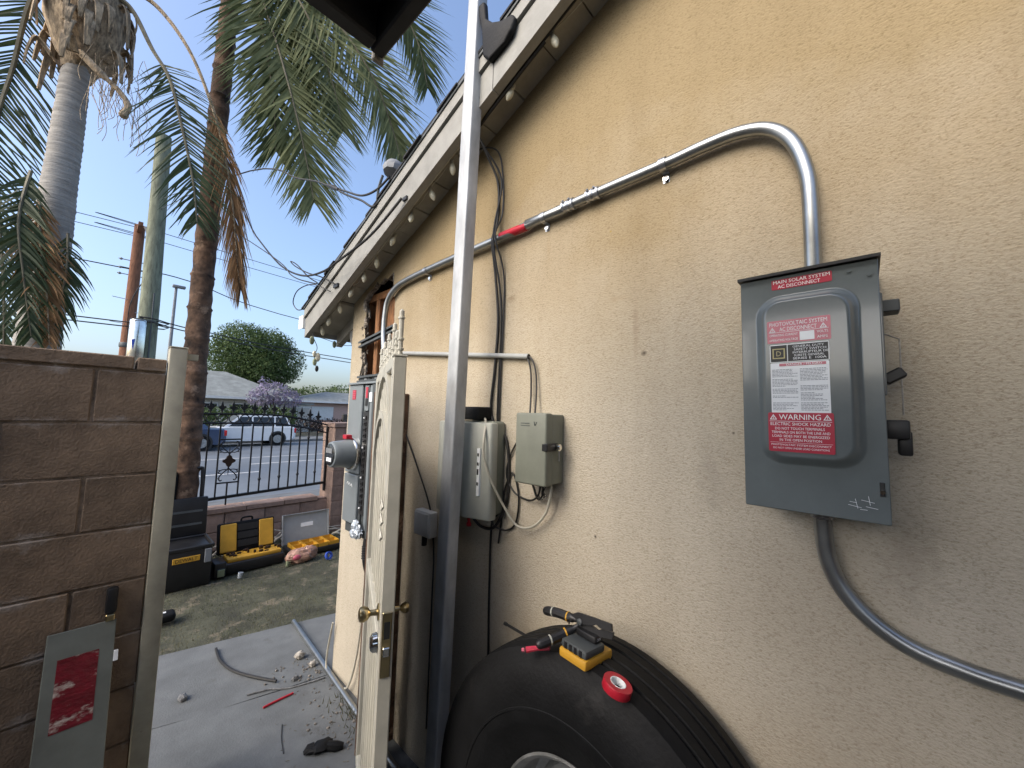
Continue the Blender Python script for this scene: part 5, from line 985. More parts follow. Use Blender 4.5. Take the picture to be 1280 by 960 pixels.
fm.prism([(-.006, .038), (.006, .038), (.028, .062), (.034, .058), (.026, .078), (.012, .078), (.010, .095), (0, .140), (-.010, .095), (-.012, .078), (-.026, .078), (-.034, .058), (-.028, .062)], -.004, .004, Matrix(((1, 0, 0, 0), (0, 0, -1, 0), (0, 1, 0, 0), (0, 0, 0, 1))))
ob = fm.build('spear_finial', 'iron', fence, smooth=False); fin_me = ob.data; bpy.data.objects.remove(ob)
knm = MB(); knm.lathe([(.007, -.03), (.014, -.012), (.019, 0), (.014, .012), (.007, .03)], 8); ob = knm.build('bar_knuckle', 'iron', fence); kn_me = ob.data; bpy.data.objects.remove(ob)
xs = [.145 + .1075 * k for k in range(19)]
for i, x in enumerate(xs):
    share(fin_me, 'spear_finial', fence, (x, FYc, zr(x) + .112), None, (1.25, 1.5, 1.12))
    if 9 == i: bar((x, FYc, zb(x) - .09), (x, FYc, .735), .0075, 'picket'); continue
    bar((x, FYc, zb(x)), (x, FYc, zr(x)), .0075, 'picket')
    if i % 2 == 0 and abs(i - 9) != 1: share(kn_me, 'bar_knuckle', fence, (x, FYc, zb(x) + .16))
    elif i % 4 == 1: share(kn_me, 'bar_knuckle', fence, (x, FYc, zr(x) - .12))
# cast ornament framed in the middle
xo = xs[9]; w = .10; 
for z in (.735, 1.235): bar((xo - w, FYc, z), (xo + w, FYc, z), .008, 'ornament_rail')
mb = MB(); Mo = Matrix(((1, 0, 0, xo), (0, 0, -1, FYc), (0, 1, 0, .985), (0, 0, 0, 1)))
mb.prism([(0, .075), (.022, .055), (.030, .030), (.060, .012), (.064, 0), (.060, -.012), (.030, -.030), (.022, -.055), (0, -.075), (-.022, -.055), (-.030, -.030), (-.060, -.012), (-.064, 0), (-.060, .012), (-.030, .030), (-.022, .055)], -.012, .012, Mo); mb.build('rosette', 'bronze', fence, smooth=False)
for sx in (-1, 1):
    for sz in (-1, 1):
        mb = MB(); P = [(0, .08), (.018, .105), (.045, .13), (.075, .165), (.085, .20), (.070, .225), (.055, .215)]
        mb.tube(curve([(xo + sx * a, FYc, .985 + sz * b) for a, b in P], 4), .007, 6); P = [(.012, .10), (.05, .098), (.082, .112), (.090, .135), (.070, .140)]
        mb.tube(curve([(xo + sx * a, FYc, .985 + sz * b) for a, b in P], 4), .006, 6); mb.tube([(xo + sx * .078, FYc, .985 + sz * .11), (xo + sx * .094, FYc, .985 + sz * .10)], [.011, .004], 6); mb.tube([(xo + sx * .08, FYc, .985 + sz * .19), (xo + sx * .096, FYc, .985 + sz * .20)], [.011, .004], 6); mb.build('scroll', 'iron', fence)
for sz in (-1, 1): mb = MB(); mb.tube([(xo, FYc, .985 + sz * .07), (xo, FYc, .985 + sz * .165)], [.009, .002], 6); mb.build('spike', 'iron', fence)

# ================================================================ TOOL BOXES ON THE LAWN
def tilt(o, ang): return Matrix.Translation(o) @ Matrix.Rotation(ang, 4, 'X')
tb = thing('rolling_tool_chest', (.64, 4.65, 0), 'big black rolling tool chest with open lid and yellow nameplate', 'tool box')
mb = MB(); mb.rbox((.36, 4.45, 0), (.835, 4.83, .345), .018, 2); mb.build('tub', 'black', tb)
mb = MB(); mb.rbox((.35, 4.44, .33), (.845, 4.46, .365), .006, 1); mb.rbox((.35, 4.815, .33), (.845, 4.84, .365), .006, 1); mb.rbox((.35, 4.461, .33), (.37, 4.814, .365), .006, 1); mb.rbox((.825, 4.461, .33), (.845, 4.814, .365), .006, 1); mb.build('rim', 'black', tb)
mb = MB(); mb.rbox((.355, -.02, 0), (.84, .025, .36), .014, 2, tilt((0, 4.85, .36), R(-6))); ld = mb.build('lid', 'black', tb)
for z in (.10, .22): mb = MB(); mb.box((.40, -.026, z), (.80, -.0205, z + .02), tilt((0, 4.85, .36), R(-6))); mb.build('lid_rib', 'panel_dark', ld, smooth=False)
mb = MB(); mb.rbox((.555, 4.440, .235), (.745, 4.4485, .285), .004, 1); npl = mb.build('nameplate', 'yellow', tb)
mb = MB(); put_text(mb, 'DEWALT', .575, .725, .246, .274, 0, Matrix(((1, 0, 0, 0), (0, 0, -1, 4.4392), (0, 1, 0, 0), (0, 0, 0, 1)))); mb.build('lettering', 'label_black', npl, smooth=False)
mb = MB(); mb.rbox((.775, 4.434, .205), (.825, 4.4485, .325), .004, 1); mb.build('front_latch', 'dish', tb)
mb = MB(); mb.tube(curve([(.60, 4.93, .62), (.60, 4.94, .96), (.63, 4.94, .995), (.76, 4.94, .995), (.785, 4.94, .965), (.79, 4.93, .66)], 5), .014, 8); mb.build('pull_handle', 'black', tb)
mb = MB(); mb.rbox((.36, 4.87, .50), (.60, 4.96, .99), .05, 3); mb.build('strapped_bag', 'rubber', tb)
t2 = thing('open_tool_case', (1.2, 4.7, 0), 'open tool case with yellow panels inside the raised lid', 'tool box')
mb = MB(); mb.rbox((.955, 4.56, 0), (1.475, 4.84, .10), .016, 2); mb.build('base', 'black', t2)
mb = MB(); mb.rbox((.985, 4.60, .095), (1.455, 4.80, .135), .010, 2); mb.build('parts_tray', 'yellow', t2)
mb = MB(); rg = random.Random(6)
for k in range(22): x, y = rg.uniform(1.0, 1.44), rg.uniform(4.62, 4.78); mb.rbox((x, y, .132), (x + rg.uniform(.015, .04), y + .02, .140 + rg.uniform(.005, .025)), .003, 1)
tag(mb.build('small_parts', 'bronze', t2, smooth=False), kind='stuff')
Lm = tilt((0, 4.845, .115), R(-14))
mb = MB(); mb.rbox((.945, -.01, 0), (1.455, .05, .305), .016, 2, Lm); l2 = mb.build('lid', 'rubber', t2)
for xa, xb in ((.965, 1.105), (1.305, 1.44)): mb = MB(); mb.rbox((xa, -.024, .015), (xb, -.0095, .29), .008, 1, Lm); mb.build('yellow_panel', 'yellow', l2)
for z in (.05, .13, .21): mb = MB(); mb.box((1.115, -.018, z), (1.295, -.0105, z + .065), Lm); mb.build('lid_pocket', 'black', l2, smooth=False)
mb = MB(); mb.tube(curve([(1.15, .02, .30), (1.16, .01, .335), (1.24, .01, .335), (1.25, .02, .30)], 4), .010, 8, M=Lm); mb.build('carry_handle', 'rubber', l2)
mb = MB(); mb.rbox((.87, 4.52, 0), (.965, 4.72, .14), .012, 2); mb.rbox((.885, 4.512, .02), (.955, 4.519, .09), .003, 1); mb.build('battery_charger', 'black', label='small black charger between the tool chest and the open tool case', cat='charger')
mb = MB(); mb.rbox((.895, 4.50, .02), (.95, 4.5115, .085), .003, 1); mb.build('paper_tag', 'leafgreen', label='pale square tag in front of the small black charger', cat='tag')
og = thing('parts_organizer', (1.82, 4.75, 0), 'clear lidded parts organizer open with yellow bins inside', 'organizer')
mb = MB(); mb.rbox((1.56, 4.60, 0), (2.10, 4.90, .055), .010, 2); mb.build('tray', 'black', og)
for k in range(4):
    for j in range(2):
        x = 1.60 + k * .12; y = 4.62 + j * .135; mb = MB()
        mb.box((x, y, .05), (x + .112, y + .126, .056)); mb.box((x, y, .0565), (x + .005, y + .126, .095)); mb.box((x + .107, y, .0565), (x + .112, y + .126, .095)); mb.box((x + .0055, y, .0565), (x + .1065, y + .005, .095)); mb.box((x + .0055, y + .121, .0565), (x + .1065, y + .126, .095)); mb.build('bin', 'yellow', og, smooth=False)
Om = tilt((0, 4.91, .06), R(-10))
mb = MB(); mb.rbox((1.55, 0, 0), (2.06, .010, .33), .004, 1, Om); mb.box((1.55, -.03, 0), (1.556, -.0005, .33), Om); mb.box((2.054, -.03, 0), (2.06, -.0005, .33), Om); mb.box((1.5565, -.03, .324), (2.0535, -.0005, .33), Om); ol = mb.build('clear_lid', 'clear', og)
mb = MB(); mb.box((1.75, -.004, .17), (1.885, -.001, .215), Om); mb.build('lid_label', 'label_white', ol, smooth=False)
random.seed(31); mb = MB(); 
mb.sphere((1.60, 4.47, .06), .115, 16, 10, (1.25, .75, .68), .10); mb.sphere((1.68, 4.46, .075), .08, 12, 8, (1.1, .7, .9), .14); mb.sphere((1.53, 4.46, .06), .07, 10, 8, (1, .8, .8), .16)
mb.build('plastic_bag', 'bag', smooth=False, label='crumpled brown plastic carrier bag in front of the organizer', cat='bag')
mb = MB(); mb.sphere((1.545, 4.405, .07), .035, 10, 7, (1.2, .5, .8)); mb.build('red_packet', 'label_pink', label='reddish packet showing through the crumpled bag', cat='packet')
bt = Matrix.Translation((1.83, 4.31, .045)) @ Matrix.Rotation(R(70), 4, 'X') @ Matrix.Rotation(R(20), 4, 'Y')
mb = MB(); mb.lathe([(.024, -.012), (.024, .012), (.042, .012), (.042, -.012)], 24, bt, closed=True); mb.build('blue_tape_roll', 'blue', label='blue tape roll standing on the grass by the house corner', cat='tape roll')
for (x, y, lab) in ((1.46, 4.42, 'pale green cup on the grass beside the bag'), (1.05, 4.42, 'crumpled clear wrapper on the grass before the open tool case')):
    mb = MB(); mb.lathe([(.016, 0), (.022, .05), (.020, .05), (.015, .004)], 12, Matrix.Translation((x, y, 0)) @ Matrix.Rotation(R(12), 4, 'Y')); mb.build('small_cup', 'leafgreen' if x > 1.2 else 'foil', label=lab, cat='litter')
cable('white_coil', [(2.16 + .07 * math.cos(a), 4.85 + .05 * math.sin(a), .10 + .02 * math.sin(2 * a)) for a in [k * .5 for k in range(14)]], .012, 'white_cable', 'white coil of tubing beside the organizer near the pillar', 'coil', 3)
mb = MB(); mb.rbox((.40, 3.86, 0), (.535, 3.97, .062), .022, 3); mb.build('black_pouch', 'rubber', label='small black pouch with a white tag lying on the grass', cat='pouch')
mb = MB(); mb.box((.455, 3.90, .0625), (.480, 3.92, .0665)); mb.build('white_tag', 'label_white', label='tiny white tag on the black pouch', cat='tag')
random.seed(33)
br_ = thing('branch_pile', (1.5, 5.25, 0), 'grey pile of dry sticks against the low wall behind the tool boxes', 'branches')
for k in range(22):
    x = random.uniform(.9, 2.1); y = random.uniform(5.1, 5.36); a = random.uniform(-.7, .7); L = random.uniform(.25, .6); mb = MB()
    mb.tube([(x, y, random.uniform(.01, .08)), (x + L * .5 * math.cos(a), y + random.uniform(-.05, .03), random.uniform(.08, .22)), (x + L * math.cos(a), y + random.uniform(-.08, .03), random.uniform(.02, .20))], [.012, .010, .006], 6); mb.build('stick', 'stone', br_)

# ================================================================ PALMS
def frond(tree, pts, w, n, mat_leaf, seed, start=.28, droop=.2, rr=.016, name='frond', lw=.0085, mat_r='rachis', spread=1.0, plane=(.25, 1, .1), tw=.16, fwd_=.75):
    rg = random.Random(seed); c = curve(pts, 10); N = len(c); plane = Vector(plane).normalized()
    mb = MB(); mb.tube(c, [rr * (1 - .8 * i / (N - 1)) + .002 for i in range(N)], 6); ra = mb.build(name, mat_r, tree)
    V = []; F = []; seg = 4
    for i in range(n):
        t = start + (1 - start) * (i + .5) / n; f_ = t * (N - 1); k = min(int(f_), N - 2); p = c[k].lerp(c[k + 1], f_ - k); tg = (c[k + 1] - c[k]).normalized()
        side = tg.cross(plane); side.normalize(); nrm = side.cross(tg)
        u0 = (t - start) / (1 - start); prof_ = min(1, .45 + 2.2 * u0) * (1 - .62 * u0 ** 2.2)
        for s_ in (-1, 1):
            if rg.random() < .04: continue
            L = w * prof_ * rg.uniform(.80, 1.08); d = (side * s_ * spread * rg.uniform(.85, 1.1) + tg * fwd_ * rg.uniform(.8, 1.25) * (1 + .9 * u0) + nrm * rg.gauss(-.1, tw)).normalized(); q = p.copy(); wd = lw * rg.uniform(.75, 1.2)
            o = len(V); dr = droop * rg.uniform(.4, 1.5); e = d.cross(nrm + side * rg.gauss(0, .35)); e.normalize()
            for j in range(seg + 1):
                u = j / seg; ww = wd * (1 - u ** 2) + .0006; V += [q + e * ww, q - e * ww]
                d = (d + Vector((0, 0, -1)) * dr * (.25 + .5 * u)).normalized(); q = q + d * (L / seg)
            for j in range(seg): F.append((o + 2 * j, o + 2 * j + 1, o + 2 * j + 3, o + 2 * j + 2))
    mb = MB(); mb.v = V; mb.f = F; lf = mb.build('leaflets', mat_leaf, ra, smooth=False); lf['kind'] = 'stuff'
def ringed_trunk(tree, pts, rads, material, name='trunk', amp=.004, per=.055, seg=26):
    c = curve(pts, 14); N = len(c); mb = MB(); L = 0; rs = []
    for i, p in enumerate(c):
        if i: L += (c[i] - c[i - 1]).length
        u = i / (N - 1) * (len(rads) - 1); k = min(int(u), len(rads) - 2); r0 = rads[k] + (rads[k + 1] - rads[k]) * (u - k); rs.append(r0)
    # resample densely for rings
    tot = L; M_ = int(tot / .02); acc = [0]
    for i in range(1, N): acc.append(acc[-1] + (c[i] - c[i - 1]).length)
    P = []; Rr = []
    j = 0
    for m_ in range(M_ + 1):
        s = tot * m_ / M_
        while j < N - 2 and acc[j + 1] < s: j += 1
        f_ = (s - acc[j]) / max(1e-6, acc[j + 1] - acc[j]); P.append(c[j].lerp(c[j + 1], f_)); r0 = rs[j] + (rs[j + 1] - rs[j]) * f_
        Rr.append(r0 + amp * (1 if (s % per) < .02 else 0) + amp * .6 * noise.noise(Vector((0, 0, s * 7))))
    mb.tube(P, Rr, seg); 
    for v in mb.v: v += Vector((noise.noise(v * 9) * amp * 1.2, noise.noise(v * 9 + Vector((5, 0, 0))) * amp * 1.2, 0))
    return mb.build(name, material, tree, sharp=60)
p1 = thing('palm_tree', (-.39, 5.3, -.05), 'palm with thick ringed grey trunk rising behind the brown block wall', 'palm tree')
# stands on the street side of the front wall line's bed
ringed_trunk(p1, [(-.39, 5.3, -.05), (-.38, 5.3, 2.1), (-.375, 5.3, 3.4), (-.36, 5.3, 4.85)], [.145, .135, .115, .085], 'palm_trunk')
mb = MB(); rg = random.Random(12)
mb.lathe([(.088, 4.66), (.12, 4.74), (.19, 4.88), (.25, 5.08), (.27, 5.35), (.22, 5.6), (.12, 5.8), (.03, 5.9)], 22, Matrix.Translation((-.33, 5.3, 0)))
for v in mb.v: v += Vector((noise.noise(v * 6), noise.noise(v * 6 + Vector((3, 0, 0))), noise.noise(v * 6 + Vector((7, 0, 0))))) * .06
mb.build('crown_shaft', 'palm_boot', p1)
for k in range(44):      # old leaf bases: curled straps round the crown
    a = rg.uniform(0, 6.28); r0 = .18; z0 = rg.uniform(4.72, 5.5); ca, sa = math.cos(a), math.sin(a); L = rg.uniform(.12, .32)
    pts_ = [(-.33 + ca * r0, 5.3 + sa * r0, z0), (-.33 + ca * (r0 + .09), 5.3 + sa * (r0 + .09), z0 + .10), (-.33 + ca * (r0 + .13), 5.3 + sa * (r0 + .13), z0 - .02), (-.33 + ca * (r0 + .10 + .05 * rg.random()), 5.3 + sa * (r0 + .1), z0 - L)]
    mb = MB(); c = curve(pts_, 5); side = Vector((-sa, ca, 0)); V = []; F = []
    for i, p in enumerate(c):
        wd = .050 * (1 - .75 * i / (len(c) - 1)); V += [p + side * wd, p - side * wd, p - side * wd * .8 + Vector((ca, sa, .4)) * .012, p + side * wd * .8 + Vector((ca, sa, .4)) * .012]
    for i in range(len(c) - 1):
        for q in range(4): F.append((4 * i + q, 4 * i + (q + 1) % 4, 4 * i + 4 + (q + 1) % 4, 4 * i + 4 + q))
    mb.add(V, F); mb.build('leaf_base', 'palm_boot', p1)
frond(p1, [(-.20, 5.2, 5.55), (-.06, 5.1, 5.44), (.10, 4.9, 5.02), (.24, 4.75, 4.70), (.36, 4.65, 4.2), (.46, 4.6, 3.74), (.52, 4.6, 3.35)], .62, 62, 'frond_dark', 1, .42, .22, .022, fwd_=.65)
frond(p1, [(-.15, 5.2, 5.70), (.10, 5.1, 5.62), (.35, 4.85, 5.18), (.54, 4.7, 4.66), (.68, 4.65, 4.17), (.79, 4.65, 3.63), (.87, 4.68, 3.10), (.92, 4.70, 2.85)], .60, 140, 'frond_dead', 2, .46, .55, .020, mat_r='palm_boot', spread=.42, lw=.0055, tw=.4, fwd_=.9)
frond(p1, [(-.42, 5.3, 5.75), (-.56, 5.5, 5.65), (-.70, 5.6, 5.36), (-.76, 5.7, 4.7), (-.80, 5.7, 4.1), (-.72, 5.7, 3.28), (-.64, 5.7, 2.6), (-.60, 5.7, 2.1)], .82, 105, 'frond_dark', 3, .28, .18, .026, fwd_=.8)
frond(p1, [(-.45, 5.2, 5.8), (-.70, 5.0, 5.75), (-.95, 4.8, 5.3), (-1.05, 4.7, 4.6)], .70, 60, 'frond_dark', 4, .12, .3, .020)
frond(p1, [(-.3, 5.2, 5.8), (-.16, 5.0, 6.0), (.0, 4.5, 5.9), (.1, 4.1, 5.6)], .5, 40, 'frond_dark', 6, .3, .4, .016)
frond(p1, [(-.46, 5.12, 3.35), (-.42, 5.06, 2.95), (-.36, 5.03, 2.6), (-.30, 5.04, 2.1)], .34, 70, 'frond_dead', 7, .05, .5, .012, mat_r='palm_boot', tw=.4)
frond(p1, [(-.52, 5.10, 3.55), (-.54, 5.02, 3.1), (-.48, 5.0, 2.65), (-.40, 5.02, 2.15)], .42, 80, 'frond_dark', 8, .05, .35, .012, tw=.3)
frond(p1, [(-.28, 5.12, 3.1), (-.26, 5.06, 2.8), (-.27, 5.05, 2.5), (-.30, 5.06, 2.15)], .34, 40, 'frond_dark', 9, .05, .4, .010, tw=.3)
mb = MB(); mb.tube(curve([(-.34, 5.15, 4.80), (-.21, 5.05, 4.64), (-.07, 5.0, 4.51), (-.01, 4.98, 4.40), (-.04, 4.98, 4.27)], 6), [.032] * 8 + [.022] * 9 + [.028] * 5 + [.034] * 2 + [.020], 10); mb.build('dry_spathe', 'palm_boot', p1)
mb = MB(); rg = random.Random(15)
for k in range(60):      # fine hanging fibres below the crown
    x, y = rg.uniform(-.28, .06), rg.uniform(4.95, 5.2); z = rg.uniform(4.35, 4.95); L = rg.uniform(.15, .5); cvx = rg.uniform(-.1, .14)
    mb.tube(curve([(x, y, z), (x + cvx * .6, y, z - L * .4), (x + cvx, y + .02, z - L * .75), (x + cvx * .7, y, z - L)], 4), .0024, 3, cap=False)
fb_ = mb.build('hanging_fibres', 'palm_boot', p1); fb_['kind'] = 'stuff'
p2 = thing('palm_tree', (.66, 5.0, -.03), 'palm with slender rough brown trunk standing in front of the iron fence', 'palm tree')
ringed_trunk(p2, [(.67, 5.0, -.03), (.655, 5.0, 2.2), (.655, 5.0, 4.5), (.665, 5.0, 7.1)], [.115, .098, .088, .075], 'palm_brown', amp=.010, per=.33)
mb = MB(); mb.lathe([(.075, 6.9), (.14, 7.1), (.20, 7.35), (.16, 7.7), (.04, 7.95)], 18, Matrix.Translation((.665, 5.0, 0))); mb.build('crown_shaft', 'palm_boot', p2)
c0 = (.68, 4.95, 7.45)
for i, (pts_, w_, n_, mm, st, dr) in enumerate((
    ([c0, (.74, 4.75, 7.0), (.84, 4.6, 6.12), (1.01, 4.4, 5.39), (1.19, 4.3, 4.73), (1.33, 4.3, 4.25), (1.43, 4.3, 3.85)], .95, 120, 'frond_light', .18, .5),
    ([c0, (.95, 4.7, 7.0), (1.20, 4.5, 6.44), (1.60, 4.2, 5.9), (1.95, 4.1, 5.45), (2.20, 4.1, 5.0), (2.32, 4.1, 4.70)], .85, 125, 'frond_light', .18, .75),
    ([c0, (1.1, 4.7, 7.4), (1.51, 4.4, 7.05), (2.06, 4.1, 6.72), (2.40, 4.0, 6.3), (2.58, 4.0, 5.80)], .85, 110, 'frond', .2, .75),
    ([c0, (.74, 4.8, 6.9), (.84, 4.7, 6.08), (.96, 4.6, 5.4), (1.04, 4.5, 4.80), (1.08, 4.5, 4.35)], .90, 110, 'frond', .2, .5),
    ([c0, (.85, 4.7, 6.9), (1.02, 4.5, 6.36), (1.30, 4.3, 5.78), (1.52, 4.2, 5.16), (1.64, 4.2, 4.75)], .85, 115, 'frond_light', .2, .6),
    ([c0, (.80, 4.75, 7.0), (.95, 4.6, 6.5), (1.12, 4.45, 5.95), (1.25, 4.4, 5.4), (1.34, 4.4, 4.9)], .80, 100, 'frond', .2, .55),
    ([c0, (.60, 5.2, 8.0), (.3, 5.8, 8.3), (-.1, 6.4, 8.0), (-.3, 6.8, 7.2)], .7, 60, 'frond', .2, .8),
    ([c0, (.9, 5.3, 8.1), (1.3, 5.8, 8.3), (1.8, 6.3, 7.9), (2.1, 6.6, 7.2)], .7, 60, 'frond', .2, .8))):
    frond(p2, pts_, w_, int(n_ * 1.15), mm, 40 + i, st, dr * .30, .018, lw=.0112)

# ================================================================ POLES, WIRES, LAMP
up = thing('utility_pole', (.79, 14.0, -.25), 'weathered greenish wooden utility pole with a steel can on its side', 'utility pole')
mb = MB(); mb.tube([(.80, 14.0, -.25), (.78, 14.0, 4.5), (.71, 14.0, 9.05)], [.235, .20, .165], 16); mb.build('shaft', 'pole_green', up)
mb = MB(); mb.lathe([(.16, 2.2), (.17, 2.22), (.17, 3.78), (.16, 3.82), (.05, 3.84)], 20, Matrix.Translation((.60, 13.80, 0))); mb.build('steel_can', 'can', up)
mb = MB(); mb.tube([(.42, 13.6, 3.80), (.60, 13.58, 3.83), (.90, 13.70, 3.83)], .015, 6); mb.tube([(.86, 13.78, -.2), (.83, 13.79, 4.6)], .018, 6); mb.build('riser', 'panel_dark', up)
mb = MB(); mb.prism([(.495, 3.28), (.555, 3.30), (.525, 3.02)], -.004, .004, Matrix(((1, 0, 0, 0), (0, 0, -1, 13.625), (0, 1, 0, 0), (0, 0, 0, 1)))); mb.build('blue_tag', 'blue', up, smooth=False)
bp_ = thing('wooden_power_pole', (.68, 22.0, -.25), 'thin reddish brown power pole with an end-on crossarm', 'utility pole')
mb = MB(); mb.tube([(.66, 22.0, -.22), (.675, 22.0, 4.5), (.685, 22.0, 9.1)], [.22, .20, .17], 14); mb.build('shaft', 'pole_brown', bp_)
mb = MB(); mb.box((.60, 20.9, 8.75), (.74, 23.1, 8.9)); mb.build('crossarm', 'pole_brown', bp_, smooth=False)
mb = MB(); mb.tube([(.85, 21.8, 9.05), (1.05, 21.7, 8.35)], .05, 8); mb.build('fuse_cutout', 'dish', bp_)
for z in (7.55, 7.2, 6.95):
    mb = MB(); mb.tube([(.18, 22.0, z), (.42, 22.0, z), (.90, 22.0, z), (1.15, 22.0, z)], .018, 6)
    for s in (-.42, .42): mb.lathe([(.02, -.05), (.05, -.02), (.05, .02), (.02, .05)], 8, Matrix.Translation((.67 + s, 22.0, z)) @ Matrix.Rotation(R(90), 4, 'Y'))
    mb.build('insulator', 'dish', bp_)
for k, z in enumerate((5.4, 5.9, 6.4, 4.9)): mb = MB(); sd = -1 if k % 2 else 1; mb.tube([(.67, 21.9, z), (.67 + sd * .55, 21.8, z + .02)], .014, 5); mb.build('step_bolt', 'galv', bp_)
mb = MB(); mb.lathe([(.215, 3.95), (.225, 3.97), (.225, 4.12), (.215, 4.14)], 14, Matrix.Translation((.67, 22.0, 0))); mb.build('band', 'panel_dark', bp_)
lp_ = thing('street_lamp', (2.73, 30.0, -.1), 'slim grey street lamp beyond the utility poles', 'street lamp')
mb = MB(); mb.tube([(2.68, 30.0, -.1), (2.73, 30.0, 8.7)], [.11, .07], 10); mb.build('mast', 'dish', lp_)
mb = MB(); mb.rbox((2.55, 29.8, 8.68), (3.15, 30.1, 8.84), .04, 2); mb.build('lamp_head', 'dish', lp_)
def wire(pts, r, label, group='overhead power lines'): cable('power_line', pts, r, 'black_cable', label, 'power line', 6, 5, group)
wire([(-30, 22, 8.4), (-1.2, 22, 8.95), (.69, 22, 9.12), (2.7, 22, 9.0), (40, 24, 8.2)], .014, 'topmost overhead line crossing at the brown pole tip')
wire([(-30, 22.4, 8.2), (-1.2, 22.4, 8.70), (.69, 22.4, 8.86), (2.7, 22.4, 8.72), (40, 24.4, 7.9)], .014, 'second overhead line just under the brown pole tip')
wire([(-30, 22, 6.6), (-1.0, 22, 7.16), (.25, 22, 7.22)], .022, 'overhead line reaching the brown pole from the left at mid height')
wire([(1.12, 22, 7.22), (2.5, 22, 7.20), (9.5, 26, 7.2), (40, 34, 7.5)], .022, 'overhead line leaving the brown pole to the right over the round tree')
wire([(-30, 14.2, 3.4), (-1.6, 14.1, 3.72), (.6, 13.8, 3.92), (1.9, 14, 3.80), (7.25, 16, 3.80), (30, 22, 4.1)], .016, 'low telephone line crossing at the steel can, upper of the pair')
wire([(-30, 14.2, 3.2), (-1.6, 14.1, 3.60), (.6, 13.8, 3.82), (1.9, 14, 3.70), (7.25, 16, 3.66), (30, 22, 3.9)], .016, 'low telephone line crossing at the steel can, lower of the pair')
wire([(.9, 14, 5.6), (.5, 17, 4.8), (.72, 21.8, 4.0)], .014, 'short guy wire slanting between the green and brown poles')

# ================================================================ TREES, SHRUBS BEYOND THE STREET
def leaf_cloud(lobes, n, size, seed, hollow=.55):
    rg = random.Random(seed); mb = MB(); tot = sum(r[3] ** 2 for r in lobes)
    V = []; F = []
    for (cx_, cy_, cz_, rx, ry, rz_) in lobes:
        k = int(n * rx ** 2 / tot)
        for _ in range(k):
            while True:
                d = Vector((rg.uniform(-1, 1), rg.uniform(-1, 1), rg.uniform(-1, 1)))
                if .05 < d.length < 1: break
            d.normalize(); rad = hollow + (1 - hollow) * rg.random() ** .6
            rad *= 1 + .16 * noise.noise(d * 2.6 + Vector((cx_, cy_, cz_))) + .10 * noise.noise(d * 6 + Vector((cz_, cx_, 0)))
            p = Vector((cx_ + d.x * rx * rad, cy_ + d.y * ry * rad, cz_ + d.z * rz_ * rad))
            nn = (d + Vector((rg.gauss(0, .7), rg.gauss(0, .7), rg.gauss(0, .7)))).normalized(); a = nn.orthogonal().normalized(); b = nn.cross(a); an = rg.uniform(0, 6.28)
            e1 = (a * math.cos(an) + b * math.sin(an)) * size * rg.uniform(.6, 1.3); e2 = (b * math.cos(an) - a * math.sin(an)) * size * rg.uniform(.3, .6)
            o = len(V); V += [p - e1, p + e2, p + e1, p - e2]; F.append((o, o + 1, o + 2, o + 3))
    mb.v = V; mb.f = F; return mb
def tree(name, base, h_trunk, r_trunk, lobes, n, size, seed, material, label, cat='tree'):
    t = thing(name, base, label, cat); rg = random.Random(seed); mb = MB(); b = Vector(base)
    mb.tube([b, b + Vector((.05, 0, h_trunk * .5)), b + Vector((0, 0, h_trunk))], [r_trunk * 1.3, r_trunk, r_trunk * .8], 10)
    for L in lobes[:6]: c = Vector(L[:3]); mb.tube([b + Vector((0, 0, h_trunk * .85)), (b + Vector((0, 0, h_trunk))).lerp(c, .5) + Vector((0, 0, .1)), c], [r_trunk * .6, r_trunk * .4, r_trunk * .12], 6)
    mb.build('trunk', 'bark', t); cr = leaf_cloud(lobes, n, size, seed).build('crown', material, t, smooth=False)
tree('ficus_tree', (9.3, 40, -.1), 3.6, .35, [(9.1, 40, 6.2, 3.0, 3.0, 3.0), (7.4, 40, 5.6, 2.2, 2.4, 2.2), (11.2, 40, 5.9, 2.3, 2.4, 2.3), (9.8, 39, 4.9, 2.7, 2.2, 1.7), (8.3, 40, 7.2, 2.2, 2.2, 2.0), (10.6, 40, 7.1, 2.0, 2.0, 1.9)], 26000, .115, 51, 'leaf', 'big round clipped dark green tree above the far roof')
tree('lilac_tree', (8.3, 29.8, -.1), 1.4, .10, [(8.2, 29.8, 2.7, 1.2, 1.0, .8), (9.1, 29.8, 2.4, 1.0, .9, .7), (7.4, 29.8, 2.3, .8, .8, .6), (7.6, 29.8, 3.3, .35, .35, .6)], 1500, .11, 52, 'leaf_lilac', 'small tree with lilac grey blossom before the far grey roof')
for i, (x, y, r, z, mm, lab) in enumerate(((4.9, 27.2, 1.1, .9, 'leaf_light', 'pale green shrub behind the blue car'), (6.3, 27.4, 1.2, .9, 'leaf_light', 'pale green shrub above the white car roof'), (7.9, 27.6, 1.2, .9, 'leaf', 'dark green shrub under the lilac tree'), (3.4, 27.0, 1.2, .9, 'leaf_light', 'leftmost pale shrub of the far front gardens'))):
    t = thing('shrub', (x, y, -.1), lab, 'shrub'); mb = MB()
    for k in range(5): mb.tube([(x, y, -.1), (x + .4 * math.cos(k * 1.3), y + .4 * math.sin(k * 1.3), z)], [.03, .01], 5)
    mb.build('stems', 'bark', t); leaf_cloud([(x, y, z, r, .9, .95), (x + .6, y, z + .3, r * .6, .6, .6)], 1100, .10, 60 + i, .3).build('foliage', mm, t, smooth=False)
